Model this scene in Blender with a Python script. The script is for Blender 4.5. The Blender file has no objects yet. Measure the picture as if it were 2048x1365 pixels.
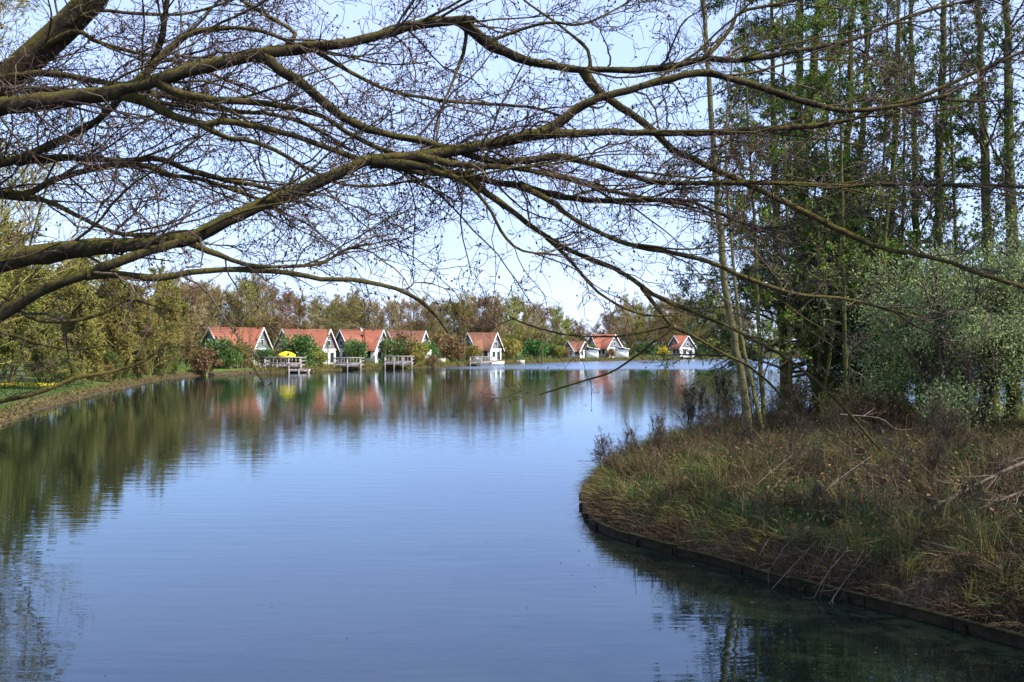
import bpy, math
import numpy as np
from mathutils import Vector

# ------------------------------------------------------------------ camera, world, sun, exposure
SC = bpy.context.scene
COL = SC.collection
CAM_H, FPX, HOR, CX = 3.6, 2000.0, 688.0, 1024.0      # eye height, focal length and horizon in photo pixels
cam = bpy.data.cameras.new('camera'); cam_o = bpy.data.objects.new('camera', cam); COL.objects.link(cam_o)
cam_o.location = (0, 0, CAM_H); cam_o.rotation_euler = (math.radians(90), 0, 0)
cam.sensor_width = 36.0; cam.lens = 36.0 * FPX / 2048.0
cam.shift_y = (HOR - 682.5) / 2048.0
cam.clip_start = 0.1; cam.clip_end = 9000
SC.camera = cam_o

SUN_AZ, SUN_EL = math.radians(114), math.radians(48)    # azimuth clockwise from +Y (view direction)
world = bpy.data.worlds.new('World'); SC.world = world; world.use_nodes = True
wn = world.node_tree; wn.nodes.clear()
sky = wn.nodes.new('ShaderNodeTexSky'); sky.sky_type = 'NISHITA'; sky.sun_disc = False
sky.sun_elevation = SUN_EL; sky.sun_rotation = SUN_AZ
sky.altitude = 0; sky.air_density = 1.0; sky.dust_density = 0.3; sky.ozone_density = 3.0
bg = wn.nodes.new('ShaderNodeBackground'); bg.inputs[1].default_value = 0.15
wo = wn.nodes.new('ShaderNodeOutputWorld')
# thin even cirrus veil over the blue
wtc = wn.nodes.new('ShaderNodeTexCoord'); wmp = wn.nodes.new('ShaderNodeMapping'); wmp.inputs['Scale'].default_value = (1.6, 1.6, 4.0); wn.links.new(wtc.outputs['Generated'], wmp.inputs[0])
wno = wn.nodes.new('ShaderNodeTexNoise'); wno.inputs['Scale'].default_value = 2.2; wno.inputs['Detail'].default_value = 5; wn.links.new(wmp.outputs[0], wno.inputs['Vector'])
wmr = wn.nodes.new('ShaderNodeMapRange'); wmr.inputs[1].default_value = .3; wmr.inputs[2].default_value = .75; wmr.inputs[3].default_value = .62; wmr.inputs[4].default_value = .96; wn.links.new(wno.outputs[0], wmr.inputs[0])
wmx = wn.nodes.new('ShaderNodeMix'); wmx.data_type = 'RGBA'; wn.links.new(wmr.outputs[0], wmx.inputs[0]); wn.links.new(sky.outputs[0], wmx.inputs[6]); wmx.inputs[7].default_value = (2.35, 3.0, 5.0, 1)
wn.links.new(wmx.outputs[2], bg.inputs[0]); wn.links.new(bg.outputs[0], wo.inputs[0])

sun = bpy.data.lights.new('sun', 'SUN'); sun.energy = 3.6; sun.angle = math.radians(0.53); sun.color = (1.0, 0.93, 0.82)
sun_o = bpy.data.objects.new('sun', sun); COL.objects.link(sun_o)
sd = Vector((math.sin(SUN_AZ) * math.cos(SUN_EL), math.cos(SUN_AZ) * math.cos(SUN_EL), math.sin(SUN_EL)))
sun_o.rotation_euler = sd.to_track_quat('Z', 'Y').to_euler()

SC.view_settings.view_transform = 'Standard'; SC.view_settings.look = 'None'
SC.view_settings.exposure = 1.08; SC.view_settings.gamma = 1.0
SC.cycles.use_denoising = True
SC.cycles.max_bounces = 5; SC.cycles.diffuse_bounces = 2; SC.cycles.glossy_bounces = 3
SC.cycles.transparent_max_bounces = 4

# ------------------------------------------------------------------ small maths
def nrm(v): return v / np.maximum(np.linalg.norm(v, axis=-1, keepdims=True), 1e-9)
def unproj(px, py, d): return np.array([(px - CX) / FPX * d, d, CAM_H + (HOR - py) / FPX * d])
def catmull(pts, n):
    p = np.asarray(pts, float); q = np.vstack([2 * p[0] - p[1], p, 2 * p[-1] - p[-2]])
    seg = np.linalg.norm(np.diff(p, axis=0), axis=1); s = np.concatenate([[0], np.cumsum(seg)]); u = np.linspace(0, s[-1], n)
    k = np.clip(np.searchsorted(s, u, 'right') - 1, 0, len(p) - 2); t = ((u - s[k]) / np.maximum(seg[k], 1e-9))[:, None]
    a, b, c, d = q[k], q[k + 1], q[k + 2], q[k + 3]
    return .5 * (2 * b + (c - a) * t + (2 * a - 5 * b + 4 * c - d) * t ** 2 + (3 * b - a - 3 * c + d) * t ** 3)

# ------------------------------------------------------------------ meshes from numpy
def mesh_np(name, blocks, mat, smooth=True):
    """blocks: list of (verts (n,3), faces (m,k)); several face sizes may be mixed"""
    vs, li, ls, off, lo = [], [], [], 0, 0
    for v, f in blocks:
        if len(f) == 0: continue
        vs.append(v); li.append((f + off).ravel()); k = f.shape[1]
        ls.append(lo + np.arange(len(f)) * k); lo += len(f) * k; off += len(v)
    me = bpy.data.meshes.new(name)
    if vs:
        v = np.concatenate(vs).astype(np.float32); l = np.concatenate(li).astype(np.int32); s = np.concatenate(ls).astype(np.int32)
        me.vertices.add(len(v)); me.vertices.foreach_set('co', v.ravel())
        me.loops.add(len(l)); me.loops.foreach_set('vertex_index', l)
        me.polygons.add(len(s)); me.polygons.foreach_set('loop_start', s)
        if smooth: me.polygons.foreach_set('use_smooth', np.ones(len(s), bool))
        me.update(calc_edges=True)
    for m in (mat if isinstance(mat, (list, tuple)) else [mat]): me.materials.append(m)
    return me
def tubes(P, R, sides=5, cap=False):
    """P (M,N,3), R (M,N) -> verts, quads"""
    P = np.asarray(P, float); R = np.asarray(R, float)
    if P.ndim == 2: P, R = P[None], R[None]
    M, N, _ = P.shape
    T = nrm(np.gradient(P, axis=1)); mt = np.abs(T.mean(1)); ref = np.eye(3)[mt.argmin(1)][:, None, :]
    u = nrm(np.cross(T, ref)); v = np.cross(T, u)
    a = np.arange(sides) * 2 * np.pi / sides
    V = P[:, :, None] + R[:, :, None, None] * (np.cos(a)[:, None] * u[:, :, None] + np.sin(a)[:, None] * v[:, :, None])
    idx = np.arange(M * N * sides).reshape(M, N, sides)
    f = np.stack([idx[:, :-1], np.roll(idx[:, :-1], -1, 2), np.roll(idx[:, 1:], -1, 2), idx[:, 1:]], -1).reshape(-1, 4)
    return V.reshape(-1, 3), f
def ribbons(P, W, rng):
    P = np.asarray(P, float); M, N, _ = P.shape
    T = nrm(P[:, -1] - P[:, 0]); s = nrm(np.cross(T, rng.normal(size=(M, 3))))
    w = W[:, :, None] if np.ndim(W) == 2 else np.asarray(W)[:, None, None] * np.linspace(1, .25, N)[None, :, None]
    V = np.stack([P - s[:, None] * w, P + s[:, None] * w], 2)
    idx = np.arange(M * N * 2).reshape(M, N, 2)
    f = np.stack([idx[:, :-1, 0], idx[:, :-1, 1], idx[:, 1:, 1], idx[:, 1:, 0]], -1).reshape(-1, 4)
    return V.reshape(-1, 3), f
def leaves(C, size, rng, aspect=.45, D=None, spread=1.0):
    n = len(C); d = rng.normal(size=(n, 3)) * spread
    if D is not None: d = d + D
    d = nrm(d); s = nrm(np.cross(d, rng.normal(size=(n, 3)))); up = np.cross(d, s)
    sz = (size if np.ndim(size) else np.full(n, size))[:, None]
    a = C; b = C + d * sz * .55 + s * sz * aspect * .5 + up * sz * .08; c = C + d * sz; e = C + d * sz * .55 - s * sz * aspect * .5 + up * sz * .08
    V = np.stack([a, b, c, e], 1).reshape(-1, 3)
    return V, np.arange(n * 4).reshape(n, 4)
def octas(C, r, rng, stretch=1.5):
    n = len(C); base = np.array([[1, 0, 0], [0, 1, 0], [-1, 0, 0], [0, -1, 0], [0, 0, stretch], [0, 0, -stretch]], float)
    ax = nrm(rng.normal(size=(n, 3)) * .5 + np.array([0, 0, -1.0])); u = nrm(np.cross(ax, rng.normal(size=(n, 3)))); w = np.cross(ax, u)
    fr = np.stack([u, w, ax], 1); rr = r * rng.uniform(.6, 1.3, n)
    V = C[:, None] + np.einsum('kj,njc->nkc', base, fr) * rr[:, None, None]
    F = np.array([[0, 1, 4], [1, 2, 4], [2, 3, 4], [3, 0, 4], [1, 0, 5], [2, 1, 5], [3, 2, 5], [0, 3, 5]])
    return V.reshape(-1, 3), (F[None] + np.arange(n)[:, None, None] * 6).reshape(-1, 3)
def spawn(rng, P, R, counts, t0, t1, L, ang, N, rfac, rmin=0.0, rmax=9, up=0.0, bend=0.0, wig=.12, taper=.35, rel=False, tpow=1.0, dirbias=None):
    """children polylines growing from the polylines P; counts per parent"""
    M, n, _ = P.shape
    idx = np.repeat(np.arange(M), counts); K = len(idx)
    t = t0 + (t1 - t0) * rng.random(K) ** tpow; f = t * (n - 1); i = np.minimum(f.astype(int), n - 2); fr = (f - i)[:, None]
    pos = P[idx, i] * (1 - fr) + P[idx, i + 1] * fr; tan = nrm(P[idx, i + 1] - P[idx, i])
    r = np.clip((R[idx, i] * (1 - fr[:, 0]) + R[idx, i + 1] * fr[:, 0]) * rfac, rmin, rmax)
    ln = rng.uniform(L[0], L[1], K)
    if rel: ln *= np.linalg.norm(P[idx, -1] - P[idx, 0], axis=1) * (1.15 - .75 * t)
    pe = rng.normal(size=(K, 3))
    if dirbias is not None: pe = pe + np.asarray(dirbias)
    pe = nrm(pe - (pe * tan).sum(1, keepdims=True) * tan)
    a = rng.uniform(ang[0], ang[1], K)[:, None]
    d = nrm(np.cos(a) * tan + np.sin(a) * pe + np.array([0, 0, up]))
    Q = np.empty((K, N, 3)); Q[:, 0] = pos; st = (ln / (N - 1))[:, None]
    for j in range(1, N):
        Q[:, j] = Q[:, j - 1] + d * st
        d = nrm(d + rng.normal(size=(K, 3)) * wig + np.array([0, 0, bend]))
    return Q, r[:, None] * np.linspace(1, taper, N)[None]

# ------------------------------------------------------------------ objects
def tag(o, label=None, cat=None, group=None, kind=None):
    if label: o['label'] = label
    if cat: o['category'] = cat
    if group: o['group'] = group
    if kind: o['kind'] = kind
    return o
def link(name, me, parent=None, loc=None, kind=None):
    o = bpy.data.objects.new(name, me); COL.objects.link(o)
    if parent is not None: o.parent = parent
    if loc is not None: o.location = loc
    if kind: o['kind'] = kind
    return o
def thing(name, label, cat, loc, group=None, rz=0.0, sc=None):
    o = bpy.data.objects.new(name, None); COL.objects.link(o); o.location = loc; o.rotation_euler.z = rz
    o.empty_display_size = .3
    if sc is not None: o.scale = (sc, sc, sc) if np.ndim(sc) == 0 else sc
    return tag(o, label, cat, group)
def copy_tree(src, loc, rz, sc, label, group):
    c = src.copy(); COL.objects.link(c); c.location = loc; c.rotation_euler.z = rz; c.scale = sc
    c['label'] = label; c['group'] = group
    for ch in src.children:
        k = ch.copy(); COL.objects.link(k); k.parent = c
        for g in ch.children:
            q = g.copy(); COL.objects.link(q); q.parent = k
    return c
def boxes(bs):
    """bs: list of (x0,x1,y0,y1,z0,z1)"""
    V, F = [], []
    q = np.array([[0, 3, 2, 1], [4, 5, 6, 7], [0, 1, 5, 4], [1, 2, 6, 5], [2, 3, 7, 6], [3, 0, 4, 7]])
    for k, (a, b, c, d, e, f) in enumerate(bs):
        V += [(a, c, e), (b, c, e), (b, d, e), (a, d, e), (a, c, f), (b, c, f), (b, d, f), (a, d, f)]; F.append(q + 8 * k)
    return np.array(V, float), np.concatenate(F)
def bar(p, q, w, h=None, upv=(0, 0, 1)):
    """a rectangular bar from p to q"""
    p, q = np.array(p, float), np.array(q, float); h = h or w; t = nrm(q - p)
    u = np.array(upv, float)
    if abs((t * u).sum()) > .95: u = np.array([1.0, 0, 0])
    s = nrm(np.cross(t, u)); u = np.cross(s, t)
    V = [c + s * a * w / 2 + u * b * h / 2 for c in (p, q) for a, b in ((-1, -1), (1, -1), (1, 1), (-1, 1))]
    return np.array(V), np.array([[0, 3, 2, 1], [4, 5, 6, 7], [0, 1, 5, 4], [1, 2, 6, 5], [2, 3, 7, 6], [3, 0, 4, 7]])

# ------------------------------------------------------------------ materials
def lk(t, a, b): t.links.new(a, b)
def mat_base(name, rough=.8, spec=.25):
    m = bpy.data.materials.new(name); m.use_nodes = True; t = m.node_tree; b = t.nodes['Principled BSDF']
    b.inputs['Roughness'].default_value = rough; b.inputs['Specular IOR Level'].default_value = spec
    return m, t, b
def noise(t, scale, detail=4, coord=None, rough=.6):
    n = t.nodes.new('ShaderNodeTexNoise'); n.inputs['Scale'].default_value = scale; n.inputs['Detail'].default_value = detail; n.inputs['Roughness'].default_value = rough
    if coord is not None: lk(t, coord, n.inputs['Vector'])
    return n
def ramp(t, fac, stops):
    r = t.nodes.new('ShaderNodeValToRGB'); e = r.color_ramp.elements
    while len(e) < len(stops): e.new(.5)
    for k, (p, c) in enumerate(stops): e[k].position = p; e[k].color = (*c, 1)
    lk(t, fac, r.inputs[0]); return r
def bump(t, b, h, strength, dist):
    n = t.nodes.new('ShaderNodeBump'); n.inputs['Strength'].default_value = strength; n.inputs['Distance'].default_value = dist
    lk(t, h, n.inputs['Height']); lk(t, n.outputs[0], b.inputs['Normal'])
def geo_pos(t): return t.nodes.new('ShaderNodeNewGeometry').outputs['Position']
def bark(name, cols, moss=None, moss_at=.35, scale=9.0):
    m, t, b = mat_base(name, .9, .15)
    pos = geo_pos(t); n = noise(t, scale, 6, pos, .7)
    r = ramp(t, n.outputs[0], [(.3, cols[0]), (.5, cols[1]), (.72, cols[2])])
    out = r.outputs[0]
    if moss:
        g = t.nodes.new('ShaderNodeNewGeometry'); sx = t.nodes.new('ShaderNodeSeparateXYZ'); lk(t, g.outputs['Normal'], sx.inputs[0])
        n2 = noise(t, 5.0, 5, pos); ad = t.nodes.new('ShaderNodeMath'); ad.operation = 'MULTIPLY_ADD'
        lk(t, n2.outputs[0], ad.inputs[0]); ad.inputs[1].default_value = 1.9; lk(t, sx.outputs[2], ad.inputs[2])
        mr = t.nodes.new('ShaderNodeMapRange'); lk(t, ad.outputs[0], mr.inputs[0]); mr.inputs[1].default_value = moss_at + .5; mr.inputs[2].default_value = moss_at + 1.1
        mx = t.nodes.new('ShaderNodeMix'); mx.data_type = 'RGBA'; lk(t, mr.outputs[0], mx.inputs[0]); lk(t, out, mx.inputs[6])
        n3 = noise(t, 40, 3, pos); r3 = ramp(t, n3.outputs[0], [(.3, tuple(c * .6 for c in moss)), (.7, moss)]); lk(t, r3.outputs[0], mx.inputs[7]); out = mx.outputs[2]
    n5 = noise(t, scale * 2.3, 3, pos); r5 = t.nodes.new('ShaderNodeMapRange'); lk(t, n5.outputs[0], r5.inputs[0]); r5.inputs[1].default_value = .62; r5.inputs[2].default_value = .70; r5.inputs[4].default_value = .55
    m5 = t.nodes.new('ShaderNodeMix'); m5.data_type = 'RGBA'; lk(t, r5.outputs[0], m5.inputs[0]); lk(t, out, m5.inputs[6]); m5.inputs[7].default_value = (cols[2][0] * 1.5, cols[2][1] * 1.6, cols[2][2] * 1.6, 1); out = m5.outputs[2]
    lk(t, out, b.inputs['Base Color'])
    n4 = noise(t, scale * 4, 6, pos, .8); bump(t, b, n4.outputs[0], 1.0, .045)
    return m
def foliage(name, stops, scale=3.0, rough=.55, trans=.0, spec=.3, objvar=.0):
    m, t, b = mat_base(name, rough, spec)
    g = t.nodes.new('ShaderNodeNewGeometry'); n = noise(t, scale, 3, g.outputs['Position'])
    ad = t.nodes.new('ShaderNodeMath'); ad.operation = 'MULTIPLY_ADD'; lk(t, g.outputs['Random Per Island'], ad.inputs[0]); ad.inputs[1].default_value = .5
    mu = t.nodes.new('ShaderNodeMath'); mu.operation = 'MULTIPLY'; lk(t, n.outputs[0], mu.inputs[0]); mu.inputs[1].default_value = .55; lk(t, mu.outputs[0], ad.inputs[2])
    r = ramp(t, ad.outputs[0], stops); out = r.outputs[0]
    if objvar:
        oi = t.nodes.new('ShaderNodeObjectInfo'); hs = t.nodes.new('ShaderNodeHueSaturation'); lk(t, out, hs.inputs['Color'])
        m1 = t.nodes.new('ShaderNodeMapRange'); lk(t, oi.outputs['Random'], m1.inputs[0]); m1.inputs[3].default_value = .5 - .035; m1.inputs[4].default_value = .5 + .05; lk(t, m1.outputs[0], hs.inputs['Hue'])
        m2 = t.nodes.new('ShaderNodeMapRange'); fr = t.nodes.new('ShaderNodeMath'); fr.operation = 'FRACT'; q = t.nodes.new('ShaderNodeMath'); q.operation = 'MULTIPLY'; lk(t, oi.outputs['Random'], q.inputs[0]); q.inputs[1].default_value = 7.3
        lk(t, q.outputs[0], fr.inputs[0]); lk(t, fr.outputs[0], m2.inputs[0]); m2.inputs[3].default_value = 1 - objvar; m2.inputs[4].default_value = 1 + objvar; lk(t, m2.outputs[0], hs.inputs['Value'])
        out = hs.outputs[0]
    lk(t, out, b.inputs['Base Color'])
    if trans:
        tr = t.nodes.new('ShaderNodeBsdfTranslucent'); lk(t, out, tr.inputs[0]); ms = t.nodes.new('ShaderNodeMixShader'); ms.inputs[0].default_value = trans
        lk(t, b.outputs[0], ms.inputs[1]); lk(t, tr.outputs[0], ms.inputs[2]); lk(t, ms.outputs[0], t.nodes['Material Output'].inputs[0])
    return m
def plain(name, col, rough=.6, var=.15, scale=6.0, spec=.3, bumpd=0.0):
    m, t, b = mat_base(name, rough, spec); pos = geo_pos(t); n = noise(t, scale, 5, pos, .65)
    r = ramp(t, n.outputs[0], [(.3, tuple(c * (1 - var) for c in col)), (.7, tuple(min(1, c * (1 + var)) for c in col))]); lk(t, r.outputs[0], b.inputs['Base Color'])
    if bumpd: bump(t, b, n.outputs[0], .6, bumpd)
    return m

M = {}
M['limb'] = bark('alder_bark', [(.022, .016, .012), (.05, .037, .024), (.105, .08, .045)], (.16, .135, .028), .42)  # yellow moss on upward faces, also standing for sunlit limb tops
M['limb_thin'] = bark('alder_branch_bark', [(.04, .030, .016), (.10, .076, .032), (.19, .15, .06)], (.20, .165, .035), .5, 12)  # yellower bark and moss: sunlit tone of thin branches put into the colour
M['twig'] = foliage('alder_twig', [(.2, (.030, .020, .020)), (.55, (.080, .054, .044)), (.9, (.23, .17, .10))], 2.0, .8, spec=.15)
M['cone'] = foliage('alder_cone', [(.2, (.020, .012, .014)), (.6, (.055, .030, .030)), (.95, (.14, .075, .05))], 2.0, .85, spec=.1)
M['trunk_moss'] = bark('mossy_bark', [(.03, .026, .018), (.08, .066, .038), (.15, .12, .06)], (.15, .17, .03), .15, 6)
M['trunk_pale'] = bark('pale_bark', [(.06, .055, .025), (.14, .125, .055), (.24, .21, .10)], (.20, .22, .05), .5, 6)
M['trunk_ivy'] = bark('rusty_bark', [(.05, .03, .018), (.13, .075, .035), (.24, .14, .06)], (.14, .16, .02), .1, 5)
M['dead'] = foliage('dead_wood', [(.2, (.06, .045, .032)), (.6, (.15, .115, .08)), (.95, (.34, .27, .19))], 2.0, .85, spec=.1)
M['far_twig'] = foliage('far_bare_twig', [(.15, (.14, .095, .05)), (.5, (.26, .185, .09)), (.9, (.40, .30, .15))], .35, .9, spec=.05, objvar=.22)
M['far_olive'] = foliage('far_olive_twig', [(.15, (.13, .105, .034)), (.5, (.25, .205, .065)), (.9, (.38, .32, .11))], .35, .9, spec=.05, objvar=.22)
M['olive_bud'] = foliage('olive_bud_leaf', [(.15, (.11, .12, .020)), (.5, (.24, .23, .045)), (.9, (.38, .35, .08))], .6, .7, .2, spec=.1, objvar=.15)
M['green_leaf'] = foliage('fresh_green_leaf', [(.15, (.030, .065, .012)), (.5, (.075, .14, .028)), (.9, (.16, .24, .05))], .8, .6, .2, objvar=.15)
M['dark_leaf'] = foliage('dark_evergreen_leaf', [(.15, (.025, .055, .014)), (.5, (.07, .135, .03)), (.9, (.18, .27, .06))], 1.2, .5, .12, spec=.4)
M['needle'] = foliage('conifer_needle', [(.15, (.022, .044, .010)), (.5, (.060, .10, .020)), (.9, (.16, .21, .05))], 1.0, .6, .05)
M['spring_leaf'] = foliage('spring_leaf', [(.15, (.07, .11, .016)), (.5, (.17, .24, .035)), (.9, (.32, .38, .08))], 1.0, .55, .3, spec=.25)
M['silver_leaf'] = foliage('silver_green_leaf', [(.15, (.08, .12, .035)), (.5, (.21, .27, .10)), (.9, (.38, .43, .20))], 1.4, .6, .2, spec=.2)
M['yellow_leaf'] = foliage('yellow_blossom', [(.15, (.35, .26, .01)), (.6, (.6, .48, .02)), (.9, (.8, .68, .05))], 2.0, .6, .2)
M['rust_leaf'] = foliage('rust_leaf', [(.15, (.09, .046, .018)), (.5, (.19, .105, .04)), (.9, (.31, .20, .08))], 1.4, .7, .15)
M['grass'] = foliage('green_grass', [(.15, (.018, .048, .008)), (.5, (.045, .095, .016)), (.9, (.11, .16, .03))], 1.3, .6, .2)
M['sedge'] = foliage('yellow_sedge', [(.15, (.07, .060, .013)), (.5, (.155, .13, .03)), (.9, (.31, .25, .07))], 1.6, .7, .2)
M['dry_stem'] = foliage('dry_stem', [(.15, (.026, .017, .010)), (.5, (.075, .050, .028)), (.9, (.19, .13, .075))], 1.2, .85, spec=.1)
M['litter'] = foliage('leaf_litter', [(.15, (.035, .022, .014)), (.5, (.10, .062, .034)), (.9, (.24, .15, .08))], 1.5, .85, spec=.1)
M['timber'] = plain('wet_timber', (.017, .013, .007), .85, .55, 7, .08, .02)
M['timber_top'] = plain('weathered_timber', (.050, .042, .018), .9, .6, 5, .08, .02)
M['deck_wood'] = plain('deck_wood', (.42, .35, .32), .8, .25, 3, .2)
M['white_wall'] = plain('white_render', (.80, .77, .70), .8, .06, 2, .2)
M['white_trim'] = plain('white_trim', (.82, .81, .78), .5, .04, 3, .4)
M['grey_clad'] = plain('grey_cladding', (.17, .17, .185), .7, .12, 4, .3)
M['green_clad'] = plain('green_cladding', (.17, .23, .20), .7, .12, 4, .3)
M['brick'] = plain('red_brick', (.28, .14, .09), .85, .2, 5, .2)
M['dark'] = plain('dark_grey', (.03, .03, .032), .6, .2, 4, .3)  # near-black colour of the chimney cap
M['cream'] = plain('cream_paint', (.62, .52, .36), .7, .08, 3, .3)
M['yellow_cloth'] = plain('yellow_cloth', (.80, .62, .02), .75, .08, 6, .2)
M['boat_white'] = plain('boat_white', (.80, .80, .80), .35, .04, 3, .5)
m, t, b = mat_base('window_glass', .08, .6); b.inputs['Base Color'].default_value = (.03, .045, .05, 1); M['glass'] = m
def roof_mat(name, c):
    m, t, b = mat_base(name, .75, .25); tc = t.nodes.new('ShaderNodeTexCoord'); n = noise(t, 1.2, 6, tc.outputs['Object'], .7); n2 = noise(t, 14, 3, tc.outputs['Object'])
    r = ramp(t, n.outputs[0], [(.25, tuple(k * .6 for k in c)), (.5, c), (.75, tuple(min(1, k * 1.3) for k in c))])
    mx = t.nodes.new('ShaderNodeMix'); mx.data_type = 'RGBA'; mx.blend_type = 'MULTIPLY'; mx.inputs[0].default_value = .5; lk(t, r.outputs[0], mx.inputs[6]); lk(t, n2.outputs[0], mx.inputs[7])
    lk(t, mx.outputs[2], b.inputs['Base Color'])
    w = t.nodes.new('ShaderNodeTexWave'); w.bands_direction = 'Z'; w.inputs['Scale'].default_value = 1.4; lk(t, tc.outputs['Object'], w.inputs[0]); bump(t, b, w.outputs[1], .6, .06)
    return m
M['roof'] = roof_mat('orange_roof_tile', (.43, .145, .08))
M['roof_brown'] = roof_mat('brown_roof_tile', (.28, .125, .07))

# ------------------------------------------------------------------ lake outline, ground, water
LAKE = np.array([(-5.5, 4.6), (-6.0, 8.2), (-8.4, 14), (-12.9, 23), (-17.6, 33), (-22.4, 44), (-25.6, 54), (-29.6, 72), (-33.6, 92), (-35.5, 104), (-35, 112), (-30.7, 121), (-25.5, 126.5),
    (-24.4, 136), (-21.4, 141), (-14.3, 147), (-7.5, 160), (-2, 171), (5, 185), (12.6, 200), (24, 212), (35.5, 225), (51, 240), (80, 250), (120, 245), (165, 220), (190, 160), (180, 105), (150, 86), (110, 69), (70, 60), (40, 55), (22, 50),
    (14, 45), (9, 40), (6, 35), (4.2, 31), (2.6, 27), (1.85, 24.6), (1.62, 22.8), (1.60, 21.05), (1.71, 19.46), (1.99, 18.5), (2.65, 17.35), (3.33, 16.4), (3.93, 15.2), (4.63, 14.15), (4.97, 13.6), (5.53, 12.77), (6.07, 11.86),
    (6.8, 10.6), (7.4, 8.8), (7.0, 6.6), (3, 5.0), (0, 4.6)])
SEGA = LAKE; SEGB = np.roll(LAKE, -1, 0)
def lake_sdf(X, Y):
    """distance to the shore, positive on land"""
    p = np.stack([np.ravel(X), np.ravel(Y)], 1); best = np.full(len(p), 1e18); ins = np.zeros(len(p), bool)
    for a, b in zip(SEGA, SEGB):
        e = b - a; w = p - a; tt = np.clip((w @ e) / (e @ e), 0, 1); d = w - tt[:, None] * e; best = np.minimum(best, (d * d).sum(1))
        c = ((a[1] <= p[:, 1]) & (b[1] > p[:, 1])) | ((b[1] <= p[:, 1]) & (a[1] > p[:, 1]))
        xs = a[0] + (p[:, 1] - a[1]) / (e[1] if e[1] != 0 else 1e-9) * e[0]; ins ^= c & (p[:, 0] < xs)
    s = np.sqrt(best); return np.where(ins, -s, s).reshape(np.shape(X))
def vnoise(x, y, s, seed=0):
    x, y = np.asarray(x) * s + seed * 17.3, np.asarray(y) * s - seed * 9.1
    return (np.sin(x * 1.3 + 1.7 * np.sin(y * .9 + seed)) + np.sin(y * 1.7 + 1.3 * np.sin(x * 1.1 - seed)) + np.sin((x + y) * .73 + 2 * np.sin((x - y) * .41))) / 3
def ground_h(X, Y):
    s = lake_sdf(X, Y); X = np.asarray(X); Y = np.asarray(Y)
    pen = (X > 0) & (Y < 62)                                    # the wooded spit with its earth step behind the boards
    h_pen = np.where(s < .12, .08 + s, .2 + .22 * np.clip((s - .12) / .25, 0, 1) + .12 * np.clip((s - .3) / .3, 0, 1) + .5 * np.clip((s - .3) / 6, 0, 1) + .05 * vnoise(X, Y, 1.6) * np.clip(s, 0, 1))
    h_bank = .55 * np.clip(s / 1.6, 0, 1) ** .8 + .35 * np.clip((s - 1.5) / 14, 0, 1) + .06 * vnoise(X, Y, .5, 2) * np.clip(s / 3, 0, 1)
    h = np.where(pen, h_pen, h_bank)
    h = np.where(s < 0, np.maximum(-1.2, s * np.where(pen, 4.0, .5)), h)
    return h + np.where(s > 0, 1.4 * np.exp(-(X / 7) ** 2 - ((Y + 3) / 4) ** 2), 0)
def gz(x, y): return float(ground_h(np.array([x]), np.array([y]))[0])
def lines(parts): return np.unique(np.round(np.concatenate([np.arange(a, b, s) for a, b, s in parts]), 3))
gx = np.concatenate([[-6000, -2500, -1200, -600, -300, -160, -110, -80], lines([(-62, 1, 1.0), (1, 13, .3), (13, 40, .8), (40, 200, 6.0)]), [230, 300, 500, 900, 2000, 6000]])
gy = np.concatenate([[-3000, -1000, -300, -80, -30, -14], lines([(-8, 9, .8), (9, 46, .32), (46, 130, 1.6), (130, 262, 2.6)]), [280, 320, 400, 600, 1200, 3000, 7000]])
GX, GY = np.meshgrid(gx, gy); GZ = ground_h(GX, GY)
nv = len(gx); ii = np.arange(len(gx) * len(gy)).reshape(len(gy), nv)
gf = np.stack([ii[:-1, :-1], ii[:-1, 1:], ii[1:, 1:], ii[1:, :-1]], -1).reshape(-1, 4)
m, t, b = mat_base('ground_soil', .95, .1); pos = geo_pos(t)
at = t.nodes.new('ShaderNodeAttribute'); at.attribute_name = 'lawn'
n1 = noise(t, .6, 6, pos); n2 = noise(t, 9, 5, pos, .7)
rs = ramp(t, n2.outputs[0], [(.3, (.030, .020, .012)), (.55, (.085, .058, .032)), (.75, (.19, .14, .08))])
rg = ramp(t, n1.outputs[0], [(.3, (.045, .085, .014)), (.55, (.085, .15, .025)), (.75, (.16, .22, .045))])
mx = t.nodes.new('ShaderNodeMix'); mx.data_type = 'RGBA'; lk(t, at.outputs['Fac'], mx.inputs[0]); lk(t, rs.outputs[0], mx.inputs[6]); lk(t, rg.outputs[0], mx.inputs[7]); lk(t, mx.outputs[2], b.inputs['Base Color'])
bump(t, b, n2.outputs[0], .8, .05); M['ground'] = m
me = mesh_np('ground', [(np.stack([GX, GY, GZ], -1).reshape(-1, 3), gf)], M['ground'])
S = lake_sdf(GX, GY).ravel(); lawn = np.clip((S - .7) / 1.0, 0, 1) * np.where((GX.ravel() > 0) & (GY.ravel() < 62), .15, 1) * np.clip(.75 + .5 * vnoise(GX.ravel(), GY.ravel(), .25, 4), 0, 1)
la = me.attributes.new('lawn', 'FLOAT', 'POINT'); la.data.foreach_set('value', lawn.astype(np.float32))
tag(link('ground', me), kind='structure')

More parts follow.
